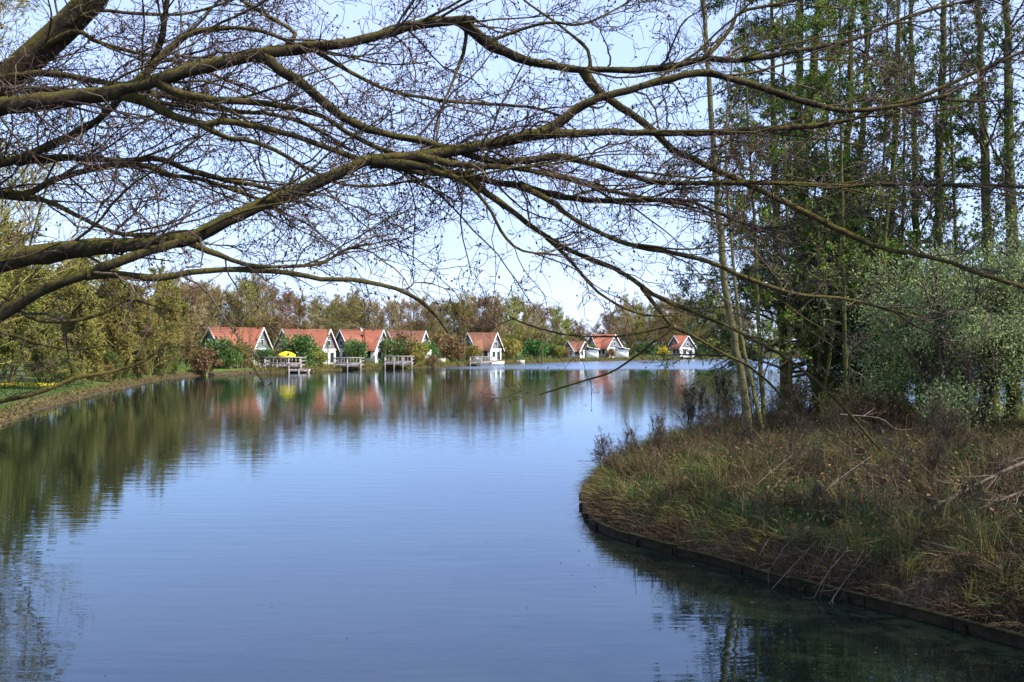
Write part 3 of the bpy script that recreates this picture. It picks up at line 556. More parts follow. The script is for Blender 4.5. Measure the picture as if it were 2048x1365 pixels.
# left bank: shrubs, trees, lawn flowers
LB = [bare_tree(41, 6.5, .42, .011, 22, 9, 8, 3, .044, .02, up=.45, twig_mat='far_olive', bud='olive_bud', budn=5000, buds=.12, stems=3, nsub=2),
      bare_tree(42, 7.5, .36, .011, 22, 9, 8, 3, .044, .03, up=.5, twig_mat='far_olive', bud='olive_bud', budn=4000, buds=.12, stems=3, nsub=2),
      bare_tree(43, 5.0, .45, .011, 20, 8, 8, 5, .030, .02, up=.45, twig_mat='far_olive', bud='green_leaf', budn=4500, buds=.11, stems=3, nsub=2)]
llab = ['broad olive budding tree on the left bank', 'upright brownish budding tree on the left bank', 'low shrubby tree in fresh green leaf on the left bank']
lp = {}
for k, (px, d, kk, s) in enumerate([(-60, 62, 0, 1.45), (20, 70, 1, 1.35), (90, 66, 2, 1.0), (110, 80, 0, 1.45), (170, 76, 1, 1.25), (205, 88, 2, 1.35), (235, 86, 0, 1.25), (275, 95, 1, 1.25), (300, 100, 0, 1.25), (335, 103, 2, 1.2), (318, 112, 1, 1.35), (340, 119, 0, 1.3), (160, 96, 1, 1.6), (60, 88, 1, 1.65), (240, 104, 1, 1.6), (310, 114, 1, 1.5), (0, 80, 0, 1.7), (140, 70, 2, .55), (225, 82, 2, .6), (290, 92, 2, .7), (350, 101, 2, .6), (372, 107, 2, .45)]):
    x = at_px(px, d); s0 = lake_sdf(np.array([x]), np.array([d]))[0]
    if s0 < .6: x -= (.8 - s0)
    grp = 'budding trees on the left bank'; loc = (x, d, gz(x, d) - .1)
    lb = llab[kk] + (' beside the daffodil lawn' if d < 75 else ' midway to the cottages' if d < 98 else ' near the bend')
    if kk not in lp: lp[kk] = plant('budding_tree', lb, 'tree', LB[kk], x, d, grp, k * 1.3, s)
    else: copy_tree(lp[kk], loc, k * 1.3, (s, s, s), lb, grp)
for q in range(7, 26):
    y = 58 + 2.3 * q; x = float(np.interp(y, LAKE[3:13, 1], LAKE[3:13, 0])) - (2.4 + 1.3 * math.sin(q * 2.3)); k = 1; s_ = .62 + .22 * math.sin(q * 1.7)
    if y < 74: x -= 2.8
    copy_tree(ug[k], (x, y, gz(x, y) - .1), q * 1.9, (s_, s_, s_), ['bare brown undergrowth shrub', 'olive undergrowth shrub'][k] + ' along the left bank', 'undergrowth shrubs along the left bank')
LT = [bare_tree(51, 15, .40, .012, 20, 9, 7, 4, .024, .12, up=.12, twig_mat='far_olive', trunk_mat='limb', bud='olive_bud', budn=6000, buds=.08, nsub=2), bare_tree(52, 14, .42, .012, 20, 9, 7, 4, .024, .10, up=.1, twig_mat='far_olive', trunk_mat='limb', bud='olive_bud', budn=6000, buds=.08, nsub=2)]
for k, (x, y, kk, s, lb) in enumerate([(-13.5, 20.5, 0, .95, 'bare dark tree on the left bank just past the overhanging alders'), (-19.0, 31, 1, 1.1, 'bare dark spreading tree on the left bank behind the first one'), (-24.2, 44.8, 0, 1.15, 'bare dark tree on the left bank close to the lawn'), (-21, 27, 1, 1.15, 'bare dark tree set back from the left bank'), (-28.0, 51, 1, 1.15, 'bare dark spreading tree at the edge of the lawn')]):
    plant('bare_tree', lb, 'tree', LT[kk], x, y, 'bare trees of the left bank', k * 2.4, s)
rng = np.random.default_rng(5)
n = 260; C = np.stack([rng.uniform(-36, -29.6, n), rng.uniform(65.2, 66.4, n), np.zeros(n)], 1); C = C[lake_sdf(C[:, 0], C[:, 1]) > 1.5]; C[:, 2] = ground_h(C[:, 0], C[:, 1]) + rng.uniform(.25, .4, len(C))
st = np.stack([C - np.array([0, 0, .35]), C], 1)
df_ = link('daffodils', mesh_np('daffodils', [leaves(C, .12, rng, 1.0), leaves(C, .12, rng, 1.0)], M['yellow_leaf'], False), kind='stuff'); tag(df_, 'yellow daffodils in a strip along the left lawn', 'flowers')
link('stalks', mesh_np('stalks', [ribbons(st, np.full(len(C), .02), rng)], M['grass'], False), df_)

# ------------------------------------------------------------------ the two alders whose limbs hang over the water
# limb: key -> (parent, root point on the trunk or None, depth at start, depth at end, width at start, width at end, course as seen)
A1 = {
 'A': (None, (-6.1, 7.9, 5.0), 8.0, 8.7, 48, 21, [(-120, 230), (0, 215), (130, 200), (240, 180), (310, 160), (400, 135), (500, 112), (600, 98), (700, 85), (780, 65), (850, 46), (900, 41), (948, 40)]),
 'A1': ('A', None, 8.65, 10.2, 23, 8, [(925, 42), (960, 75), (1010, 105), (1080, 128), (1168, 139), (1237, 140), (1332, 135), (1408, 118), (1470, 121), (1544, 111), (1630, 96), (1715, 78), (1800, 40), (1900, 10), (2000, -10)]),
 'A2': ('A1', None, 9.0, 9.9, 16, 9, [(1160, 138), (1195, 180), (1240, 215), (1300, 255), (1340, 295), (1400, 325), (1480, 362), (1560, 400), (1640, 440), (1700, 470), (1760, 495), (1830, 508), (1900, 525), (1950, 545), (2060, 580), (2200, 640)]),
 'A3': ('A', None, 8.3, 9.6, 23, 8, [(510, 110), (544, 126), (620, 181), (688, 236), (760, 267), (835, 280), (910, 301), (978, 321), (1047, 323), (1110, 313), (1168, 323), (1237, 345), (1312, 364), (1442, 366), (1578, 367), (1681, 372), (1800, 369), (1950, 371), (2060, 376)]),
 'AK': ('A', None, 8.1, 8.5, 15, 8, [(262, 172), (300, 140), (330, 105), (360, 80), (400, 62), (480, 57), (540, 68), (600, 92)]),
 'AL': ('A', None, 8.2, 8.6, 9, 7, [(560, 100), (590, 68), (530, 30), (470, -10), (420, -60)]),
 'AL2': ('A', None, 8.4, 9.4, 9, 5, [(630, 100), (710, 150), (780, 182), (850, 196), (920, 205), (1060, 215), (1120, 232)]),
 'AM': ('A', None, 8.1, 8.9, 22, 12, [(225, 185), (300, 208), (340, 230), (400, 248), (450, 244), (520, 255), (580, 270), (640, 290), (700, 312), (770, 330), (850, 350)]),
 'AN': ('AM', None, 8.4, 8.8, 11, 5, [(400, 248), (450, 275), (500, 282), (550, 300), (620, 340), (680, 368), (760, 372), (830, 360)]),
 'AO': ('A', None, 8.1, 9.0, 16, 9, [(310, 172), (350, 185), (400, 195), (500, 205), (580, 215), (640, 230), (680, 255), (720, 280), (780, 305), (860, 320)]),
 'AR': ('A', None, 8.65, 8.7, 8, 4, [(930, 45), (928, 100), (905, 165), (885, 210), (868, 262)]),
 'AS': ('A1', None, 9.3, 9.8, 9, 5, [(1400, 120), (1428, 99), (1459, 61), (1476, 27), (1527, 14), (1612, -5), (1700, -40)]),
 'AT': ('A1', None, 8.9, 9.2, 7, 4, [(970, 80), (1040, 60), (1100, 45), (1160, 50), (1230, 20), (1290, -20)]),
 'AU': ('A1', None, 9.0, 9.3, 7, 4, [(1185, 138), (1175, 100), (1120, 52), (1060, 10), (1010, -30)]),
 'B': (None, (-6.35, 7.7, 3.8), 7.6, 8.6, 55, 25, [(-120, 545), (0, 522), (100, 505), (200, 495), (300, 487), (380, 474), (440, 448), (520, 410), (600, 380), (680, 345), (740, 322), (820, 314), (900, 304), (1000, 284), (1085, 268)]),
 'B1': ('B', None, 8.6, 9.4, 21, 12, [(1080, 270), (1115, 248), (1150, 218), (1200, 196), (1260, 180), (1330, 160), (1410, 146), (1480, 164), (1540, 180), (1630, 210), (1700, 222), (1800, 212), (1900, 190)]),
 'B2': ('B', None, 8.6, 10.0, 16, 7, [(1075, 271), (1200, 265), (1300, 266), (1430, 265), (1560, 257), (1640, 251), (1715, 236), (1760, 215), (1850, 190), (1940, 150), (2060, 98)]),
 'B3': ('B', None, 8.1, 9.6, 20, 7, [(740, 322), (830, 332), (900, 346), (980, 362), (1040, 372), (1100, 388), (1168, 400), (1254, 402), (1373, 402), (1440, 428), (1510, 455), (1570, 460)]),
 'B4': ('B3', None, 8.4, 10.5, 13, 5, [(930, 352), (985, 395), (1040, 436), (1100, 478), (1150, 506), (1237, 542), (1312, 592), (1400, 630), (1480, 665), (1570, 715), (1640, 770), (1700, 830), (1760, 900)]),
 'B5': ('B3', None, 8.6, 9.6, 12, 6, [(1040, 372), (1100, 402), (1150, 440), (1220, 475), (1280, 495), (1340, 505), (1420, 525), (1500, 560), (1600, 590), (1700, 600), (1850, 640)]),
 'B6': ('B4', None, 8.7, 9.4, 8, 4, [(1100, 478), (1139, 520), (1190, 579), (1244, 614), (1290, 630), (1350, 632)]),
 'B7': ('B4', None, 9.2, 9.9, 8, 4, [(1290, 578), (1331, 639), (1344, 654), (1394, 676), (1440, 704), (1500, 735), (1560, 790), (1600, 860)]),
 'B8': ('B3', None, 8.3, 8.6, 10, 4, [(860, 338), (930, 365), (980, 420), (1000, 460), (1040, 500), (1110, 510)]),
 'B9': ('B', None, 8.2, 9.0, 14, 6, [(830, 315), (920, 330), (1020, 335), (1110, 352), (1180, 372), (1280, 395), (1380, 410)]),
 'BD': (None, (-6.7, 7.6, 2.3), 7.4, 7.9, 44, 18, [(-130, 730), (-50, 665), (0, 632), (50, 600), (120, 567), (190, 542), (260, 517), (330, 493), (390, 478)]),
 'BE': ('BD', None, 7.6, 8.6, 16, 6, [(170, 550), (250, 552), (320, 556), (380, 546), (440, 540), (500, 540), (580, 546), (640, 558), (700, 560), (780, 575), (830, 595), (870, 630), (895, 665)]),
 'BF': ('B', None, 7.8, 8.3, 12, 5, [(365, 485), (410, 500), (450, 515), (500, 531), (560, 533), (640, 528), (690, 500), (740, 488)]),
 'BT': (None, (-7.0, 7.5, 1.6), 8.2, 9.0, 14, 5, [(-100, 835), (0, 803), (60, 790), (120, 770), (150, 756), (220, 745), (290, 722), (330, 690)]),
 'BU': ('B7', None, 9.5, 9.9, 6, 3, [(1345, 655), (1300, 690), (1269, 714), (1222, 745), (1175, 760), (1081, 789)]),
 'BV': ('B7', None, 9.6, 9.8, 5, 3, [(1338, 650), (1270, 668), (1216, 674), (1144, 671), (1097, 662), (1050, 648), (1020, 634)]),
}
A2 = {
 'E': (None, (-6.9, 10.15, 4.6), 9.8, 9.4, 24, 12, [(-110, 345), (0, 326), (51, 314), (102, 290), (154, 266), (205, 232), (250, 190), (290, 150), (320, 90), (330, 30), (340, -40)]),
 'F': ('E', None, 9.8, 10.3, 17, 7, [(30, 320), (100, 317), (154, 316), (240, 323), (273, 321), (307, 316), (342, 325), (376, 342), (444, 359), (513, 371), (560, 385), (630, 390)]),
 'G': (None, (-7.2, 10.2, 4.1), 9.9, 10.4, 17, 7, [(-110, 390), (0, 388), (60, 386), (102, 362), (171, 342), (240, 331), (290, 333), (342, 352), (386, 355), (444, 372), (500, 392), (560, 420)]),
 'H': ('G', None, 9.9, 10.3, 15, 7, [(20, 387), (60, 393), (110, 410), (170, 440), (205, 456), (250, 470), (310, 468)]),
 'I': (None, (-6.4, 10.1, 5.2), 9.9, 9.6, 20, 9, [(-60, 190), (0, 180), (80, 180), (150, 183), (260, 200), (380, 215)]),
 'J': (None, (-5.7, 10.05, 5.75), 9.9, 10.2, 20, 8, [(-20, 165), (50, 150), (100, 147), (205, 165), (256, 172), (340, 195), (450, 220), (560, 232), (640, 262), (700, 300)]),
 'P': (None, (-5.0, 10.0, 6.35), 9.9, 10.0, 11, 5, [(60, 110), (147, 62), (191, 82), (256, 102), (325, 116), (376, 132), (450, 160), (520, 190)]),
 'Q': (None, (-4.5, 10.0, 6.8), 9.9, 10.0, 9, 5, [(140, 45), (190, 22), (250, 25), (340, 30), (400, 22), (480, -5)]),
 'V': (None, (-7.6, 10.25, 3.6), 9.9, 10.6, 12, 5, [(-60, 610), (0, 590), (70, 640), (160, 640), (205, 625), (260, 600), (300, 610)]),
 'W': (None, (-7.6, 10.25, 3.5), 9.9, 10.4, 11, 4, [(-60, 650), (0, 665), (40, 675), (85, 690), (150, 700), (220, 690)]),
}
def limbs3d(spec):
    out = {}
    for k, (par, root, d0, d1, w0, w1, pts) in spec.items():
        p = np.array(pts, float); s = np.concatenate([[0], np.cumsum(np.linalg.norm(np.diff(p, axis=0), axis=1))]); s /= s[-1]
        if par:
            pp, pq = out[par][2], out[par][3]; j = np.argmin(((pp - p[0]) ** 2).sum(1)); d0 = pq[j]; p[0] = pp[j]
        ph = (sum(map(ord, k)) % 7); d = d0 + (d1 - d0) * s + .12 * np.sin(s * 5 + ph) * np.minimum(1, s * 4)
        P = np.array([unproj(a, b, c) for (a, b), c in zip(p, d)]); w = (w0 + (w1 - w0) * s) * (.77 if w0 > 18 else .92); R = w / FPX * d / 2
        if root is not None:
            r0 = np.array(root); P = np.vstack([r0, r0 * .45 + P[0] * .55 + np.array([0, 0, .05]), P]); R = np.concatenate([[R[0] * 1.45, R[0] * 1.15], R])
        n = max(16, int(np.linalg.norm(np.diff(P, axis=0), axis=1).sum() / .12)); Q = catmull(P, n)
        seg = np.concatenate([[0], np.cumsum(np.linalg.norm(np.diff(P, axis=0), axis=1))]); RR = np.interp(np.linspace(0, seg[-1], n), seg, R)
        if par: RR = RR * (1 + .55 * np.exp(-np.linspace(0, seg[-1], n) / (4 * RR[0] + .02)))
        kn = np.random.default_rng(len(k) + ord(k[0])); RR = RR * (1 + .10 * np.convolve(kn.normal(size=n + 4), np.ones(5) / 5 ** .5, 'valid'))
        rr = np.random.default_rng(ph + len(pts)); Q[1:-1] += rr.normal(size=(n - 2, 3)) * RR[1:-1, None] * .10
        fine = catmull(p, 80); fd = np.interp(np.linspace(0, 1, 80), s, d); out[k] = (Q, RR, fine, fd)
    return out
def rough_tube(P, R, sides, rng, amt=.09):
    V, F = tubes(P, R, sides); V = V.reshape(len(P), sides, 3); c = P[:, None]; V = c + (V - c) * (1 + rng.normal(size=(len(P), sides, 1)) * amt)
    V = V.reshape(-1, 3); V = np.vstack([V, P[-1] + (P[-1] - P[-2]) * .15]); tip = len(V) - 1; b = (len(P) - 1) * sides
    cap = np.array([[b + k, b + (k + 1) % sides, tip] for k in range(sides)]); return [(V, F), (V, cap)]
def build_alder(label, base, trunkP, trunkR, spec, seed, dens, upper):
    rng = np.random.default_rng(seed); base = np.array(base, float)
    o = thing('alder_tree', label, 'tree', base)
    tp = catmull(trunkP, 40); trr = np.interp(np.linspace(0, 1, 40), np.linspace(0, 1, len(trunkR)), trunkR)
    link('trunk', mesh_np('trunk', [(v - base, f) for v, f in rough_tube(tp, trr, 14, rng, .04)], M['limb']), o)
    L = limbs3d(spec); par = []
    for k, (Q, RR, _, _) in L.items():
        sides = 10 if RR.max() > .05 else 7
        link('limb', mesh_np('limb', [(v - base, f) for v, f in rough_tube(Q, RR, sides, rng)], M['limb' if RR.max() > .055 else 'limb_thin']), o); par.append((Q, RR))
    up_p = []; LOW = {'BT': .3, 'V': .35, 'W': .35, 'BU': .3, 'BV': .4, 'B7': .3, 'BE': .55, 'B6': .5, 'B4': .45, 'BD': .3, 'A1': .75, 'A2': .55, 'A3': .75, 'B1': .7, 'B2': .6, 'B3': .9, 'B5': .6, 'F': 1.2, 'G': 1.1, 'E': 1.3, 'B': .8}; fac = [LOW.get(k, 1.0) for k in L]
    for (r, tipp, rad) in upper:                                    # limbs of the crown above the frame
        mid = np.array(r) * .5 + np.array(tipp) * .5 + rng.normal(size=3) * .5; Q = catmull([r, mid, tipp], 30); RR = np.linspace(rad, .012, 30)
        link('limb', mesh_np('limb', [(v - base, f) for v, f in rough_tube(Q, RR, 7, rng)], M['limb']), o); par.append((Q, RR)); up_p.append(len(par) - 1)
    n = 48; P = np.array([catmull(q, n) for q, _ in par]); R = np.array([np.interp(np.linspace(0, 1, n), np.linspace(0, 1, len(r)), r) for _, r in par])
    ln = np.linalg.norm(np.diff(P, axis=1), axis=2).sum(1)
    fac = np.array(fac + [1.0] * (len(par) - len(fac))); c1 = np.maximum(1, (ln * dens * 3.4 * fac)).astype(int)
    c0 = np.where(fac < .6, 0, np.maximum(1, ln * 1.3 * np.clip(fac, .35, 1))).astype(int)
    P0, R0 = spawn(rng, P, R, c0, .12, .95, (.8, 2.3), (.18, .55), 14, .55, .0058, .013, up=.10, bend=.0, wig=.085, taper=.35)
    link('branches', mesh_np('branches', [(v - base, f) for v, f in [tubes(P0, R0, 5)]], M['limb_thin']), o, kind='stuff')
    P1x, R1x = spawn(rng, P0, R0, np.full(len(P0), 3), .15, 1, (.3, .9), (.3, .9), 8, .6, .0042, .008, up=.05, wig=.26, taper=.4)
    P1, R1 = spawn(rng, P, R, c1, .10, 1, (.35, 1.3), (.35, 1.1), 8, .35, .0048, .011, up=.10, bend=-.01, wig=.30, taper=.4)
    P1e, R1e = spawn(rng, P, R, np.where(fac < .6, 0, 3), .85, 1, (.4, 1.1), (.1, .6), 8, .7, .004, .012, up=.0, bend=-.02, wig=.16, taper=.4)
    P1, R1 = np.concatenate([P1, P1e, P1x]), np.concatenate([R1, R1e, R1x])
    P2, R2 = spawn(rng, P1, R1, rng.integers(5, 10, len(P1)), .12, 1, (.14, .58), (.45, 1.3), 6, .62, .0036, .0065, up=.04, wig=.42, taper=.5)
    P3, R3 = spawn(rng, P2, R2, rng.integers(2, 5, len(P2)), .2, 1, (.06, .24), (.4, 1.3), 4, .7, .0030, .0045, up=.03, wig=.55, taper=.6)
    link('twigs', mesh_np('twigs', [(v - base, f) for v, f in (tubes(P1, R1, 4), tubes(P2, R2, 3), ribbons(P3, R3 * 1.1, rng))], M['twig']), o, kind='stuff')
    k = rng.random(len(P3)) < .36; C = P3[k, -1]; C = np.concatenate([C, P2[rng.random(len(P2)) < .4, -1]]); C = C + rng.normal(size=C.shape) * .008
    link('cones', mesh_np('cones', [(v - base, f) for v, f in [octas(C, .0090, rng, 1.6)]], M['cone']), o, kind='stuff')
    print('alder', len(P1), len(P2), len(P3), len(C))
    return o
build_alder('near alder whose long mossy limbs arch right across the lake', (-7.2, 7.4, .4), [(-7.2, 7.4, .1), (-6.75, 7.55, 2.2), (-6.3, 7.75, 4.0), (-6.05, 7.95, 5.6), (-6.2, 8.2, 8), (-6.4, 8.4, 10.5)], [.32, .24, .20, .17, .11, .03], A1, 201, 1.0,
    [((-6.1, 8.05, 6.6), (-3.2, 8.6, 9.6), .07), ((-6.2, 8.2, 7.6), (-8.6, 7.0, 10.2), .06), ((-6.15, 8.1, 7.0), (-4.5, 6.2, 9.8), .06), ((-6.2, 8.2, 7.4), (-6.6, 10.8, 10.4), .06)])
build_alder('leaning alder with thick stem and yellowish side branches behind the near one', (-9.5, 10.5, .5), [(-9.5, 10.5, .1), (-8.2, 10.3, 3.0), (-6.6, 10.1, 5.0), (-5.1, 10, 6.2), (-4.2, 10, 7.05), (-3.2, 10.1, 8.5), (-2.6, 10.2, 10.5)], [.28, .21, .17, .148, .135, .10, .03], A2, 202, 1.5,
    [((-4.0, 10.05, 7.3), (-1.2, 10.8, 9.4), .06), ((-3.8, 10.05, 7.6), (-5.8, 9.4, 10.4), .06), ((-6.4, 10.1, 5.2), (-7.2, 11.5, 8.8), .07), ((-6.2, 10.1, 5.3), (-4.9, 11.6, 8.2), .06)])

# ------------------------------------------------------------------ the wooded spit: timber edging
rng = np.random.default_rng(9)
ed = thing('timber_edging', 'dark wet timber boards edging the near wooded spit', 'edging', (1.62, 22.8, 0))
path = catmull([(p[0], p[1], 0) for p in LAKE[38:53]], 400); sl = np.concatenate([[0], np.cumsum(np.linalg.norm(np.diff(path, axis=0), axis=1))])
nb = int(sl[-1] / 1.25); cut = np.linspace(0, sl[-1], nb + 1); base = np.array([1.62, 22.8, 0])
for k in range(nb):
    u = np.linspace(cut[k] + .006, cut[k + 1] - .006, 5); c = np.stack([np.interp(u, sl, path[:, j]) for j in range(3)], 1); tg = nrm(np.gradient(c, axis=0)); nm = np.stack([tg[:, 1], -tg[:, 0], 0 * tg[:, 0]], 1)
    if lake_sdf(c[2:3, 0] + nm[2:3, 0] * .3, c[2:3, 1] + nm[2:3, 1] * .3)[0] > 0: nm = -nm       # nm points to the water
    dz = rng.uniform(-.03, .02); tz = .135 + dz + rng.uniform(-.01, .01)
    for part_, (z0, z1, a0, a1, mt) in {'board': (-.5, tz, .0, .055, 'timber'), 'cap_rail': (tz + .002, tz + .028, -.02, .062, 'timber_top')}.items():
        V = np.concatenate([np.stack([c + nm * a0 + [0, 0, z0], c + nm * a1 + [0, 0, z0], c + nm * a1 + [0, 0, z1], c + nm * a0 + [0, 0, z1]], 1).reshape(-1, 3)]) - base
        idx = np.arange(20).reshape(5, 4); F = np.stack([idx[:-1], np.roll(idx[:-1], -1, 1), np.roll(idx[1:], -1, 1), idx[1:]], -1).reshape(-1, 4)
        link(part_, mesh_np(part_, [(V, F), (V, np.array([[3, 2, 1, 0], [16, 17, 18, 19]]))], M[mt], False), ed)
    pc = c[0] + nm[0] * .088 + tg[0] * rng.uniform(-.3, .3) - base; h = .05 + rng.uniform(-.05, .06)
    link('stake', mesh_np('stake', rough_tube(np.array([pc + [0, 0, z] for z in (-.6, -.2, .1, h)]), np.array([.032, .032, .031, .026]), 8, rng, .05), M['timber']), ed)

# ------------------------------------------------------------------ the wooded spit: ground cover
def scatter(n, x0, x1, y0, y1, smin, smax=99, seed=0):
    r = np.random.default_rng(seed); X = r.uniform(x0, x1, n); Y = y0 + (y1 - y0) * r.random(n) ** 1.35; s = lake_sdf(X, Y); k = (s > smin) & (s < smax) & (X < .56 * Y + 2.0); X, Y, s = X[k], Y[k], s[k]
    return X, Y, ground_h(X, Y), s, r
def blades(X, Y, Z, r, h, w, lean, N=4, dirv=None):
    n = len(X); hh = r.uniform(.5, 1.25, n) * h; ld = r.normal(size=(n, 2)) * lean
    if dirv is not None: ld = ld + dirv
    u = np.linspace(0, 1, N)[None, :]; P = np.stack([X[:, None] + ld[:, :1] * hh[:, None] * u ** 1.8, Y[:, None] + ld[:, 1:] * hh[:, None] * u ** 1.8, Z[:, None] - .02 + hh[:, None] * (u - .45 * (np.linalg.norm(ld, axis=1)[:, None]) * u ** 2.2 * .8)], 2)
    W = w * r.uniform(.6, 1.4, n)[:, None] * np.array([1, .9, .6, .08])[None, :N]
    return ribbons(P, W[:, :N], r)
def stuffo(name, label, cat, blocks, mat): return tag(link(name, mesh_np(name, blocks, M[mat], False)), label, cat, kind='stuff')
def shore_dir(X, Y):
    e = .15; s = lake_sdf(X, Y); g = np.stack([lake_sdf(X + e, Y) - s, lake_sdf(X, Y + e) - s], 1); return -nrm(g)
# green grass in a hollow of the spit
X, Y, Z, s, r = scatter(60000, 1.6, 14, 11, 34, .3, seed=1)
mask = np.exp(-((X - 4.4) / 1.9) ** 2 - ((Y - 20.2) / 3.2) ** 2) * 1.3 + .22 * (vnoise(X, Y, .9, 3) > .05) + .35 * np.exp(-((s - .7) / .5) ** 2)
k = r.random(len(X)) < mask; stuffo('grass', 'short green grass growing on the wooded spit', 'grass', [blades(X[k], Y[k], Z[k], r, .30, .008, .5)], 'grass')
# yellow sedge along the lip
X, Y, Z, s, r = scatter(90000, 1.5, 11, 9.5, 34, .14, 2.2, seed=2)
cl = vnoise(X, Y, 3.2, 5) + .4 * vnoise(X, Y, 1.0, 6); k = (r.random(len(X)) < np.clip(.25 + .7 * cl, .02, 1)) & (r.random(len(X)) < np.exp(-(s - .2) / .8)); X, Y, Z = X[k], Y[k], Z[k]
stuffo('sedge_tufts', 'yellowish sedge tufts hanging over the earth lip of the spit', 'sedge', [blades(X, Y, Z, r, .36, .0065, .5, dirv=shore_dir(X, Y) * .75)], 'sedge')
r = np.random.default_rng(12); q_ = r.uniform(0, sl[-1], 15000); X = np.interp(q_, sl, path[:, 0]); Y = np.interp(q_, sl, path[:, 1]); e_ = -shore_dir(X + .02, Y + .02); o_ = .05 + .5 * r.random(len(X)) ** 1.4; X = X + e_[:, 0] * o_; Y = Y + e_[:, 1] * o_; k = (lake_sdf(X, Y) > .04) & (r.random(len(X)) < np.clip(.55 + .6 * vnoise(X, Y, 2.2, 11), .10, 1)); X, Y = X[k], Y[k]; Z = ground_h(X, Y)
stuffo('lip_grass', 'straggling withered grass drooping over the timber edging', 'grass', [blades(X, Y, np.maximum(Z, .16), r, .24, .0055, .55, dirv=shore_dir(X, Y) * .55)], 'dry_stem')
X, Y, Z, s, r = scatter(2600, 1.7, 15, 10.5, 38, .2, seed=21); nb_ = r.integers(18, 55, len(X)); j = np.repeat(np.arange(len(X)), nb_); hh = r.uniform(.35, 1.0, len(X)) * (.55 + .35 * np.clip(s, 0, 1.3)); xx = X[j] + r.normal(size=len(j)) * .07; yy = Y[j] + r.normal(size=len(j)) * .07
dirt = np.stack([np.cos(j * 2.4), np.sin(j * 2.4)], 1) * .35; tint = r.random(len(X))[j]
for nm_, lab_, mt_, k in (('dry_tussocks', 'tall withered grass tussocks standing on the spit', 'dry_stem', tint < .58), ('straw_tussocks', 'pale straw-yellow grass tussocks on the spit', 'sedge', (tint >= .58) & (tint < .82)), ('green_tussocks', 'deep green grass tussocks on the spit', 'grass', tint >= .82)):
    n_ = int(k.sum()); u = np.linspace(0, 1, 3)[None]; h_ = (hh[j][k] * r.uniform(.5, 1.1, n_))[:, None]; le = dirt[k] + r.normal(size=(n_, 2)) * .42; ll = np.linalg.norm(le, axis=1)[:, None]
    P = np.stack([xx[k][:, None] + le[:, :1] * h_ * u ** 1.7, yy[k][:, None] + le[:, 1:] * h_ * u ** 1.7, Z[j][k][:, None] - .03 + h_ * (u - .5 * ll * u ** 2.2)], 2)
    stuffo(nm_, lab_, 'grass', [ribbons(P, .006 * r.uniform(.6, 1.4, n_)[:, None] * np.array([1, .75, .08])[None], r)], mt_)
# brown dead stems and bramble everywhere behind
X, Y, Z, s, r = scatter(60000, 1.5, 17, 11, 42, .4, seed=3)
k = r.random(len(X)) < np.clip(.20 + .55 * vnoise(X, Y, .8, 7) + .35 * np.clip((s - 1) / 3, 0, 1) - .55 * np.exp(-((X - 4.4) / 1.7) ** 2 - ((Y - 20) / 2.6) ** 2), .05, 1); X, Y, Z = X[k], Y[k], Z[k]
stuffo('dry_stems', 'brown dead stems and dry grass covering the wooded spit', 'dry stems', [blades(X, Y, Z, r, .62, .0055, .6, N=3)], 'dry_stem')
n = len(X) // 8; j = r.integers(0, len(X), n); p0 = np.stack([X[j], Y[j], Z[j]], 1); d = nrm(r.normal(size=(n, 3)) + [0, 0, .7]); ln = r.uniform(.4, 1.3, n); u = np.linspace(0, 1, 6)[None, :, None]
P = p0[:, None] + d[:, None] * ln[:, None, None] * u + np.array([0, 0, -1])[None, None] * (ln[:, None, None] * .75 * u ** 2); P[:, :, 2] = np.maximum(P[:, :, 2], Z[j][:, None] + .02)
stuffo('bramble', 'arching brown bramble canes tangled over the spit', 'bramble', [tubes(P[:, ::1], np.linspace(.0055, .0022, 6)[None] * r.uniform(.7, 1.3, n)[:, None], 3)], 'dry_stem')
X, Y, Z, s, r = scatter(30000, 1.6, 18, 11, 42, .35, seed=4)
stuffo('leaf_litter', 'brown fallen leaves lying over the spit', 'leaf litter', [leaves(np.stack([X, Y, Z + r.uniform(0, .06, len(X))], 1), r.uniform(.04, .09, len(X)), r, .6, np.array([0, 0, 0.0]))], 'litter')
# low weeds in rust and green
X, Y, Z, s, r = scatter(1300, 2.2, 16, 14, 42, 1.0, seed=6); cl = []; ck = []
for q in range(len(X)):
    nn = 14; c = np.array([X[q], Y[q], Z[q] + .15]) + r.normal(size=(nn, 3)) * [.16, .16, .13]; (cl if vnoise(X[q], Y[q], .7, 8) > .05 else ck).append(c)
stuffo('green_weeds', 'low green weeds and ivy between the dead stems', 'weeds', [leaves(np.concatenate(cl), .07, r, .6, np.array([0, 0, .5]))], 'green_leaf')
stuffo('rusty_weeds', 'low rust-brown withered weeds under the spit trees', 'weeds', [leaves(np.concatenate(ck), .08, r, .6, np.array([0, 0, .3]))], 'rust_leaf')
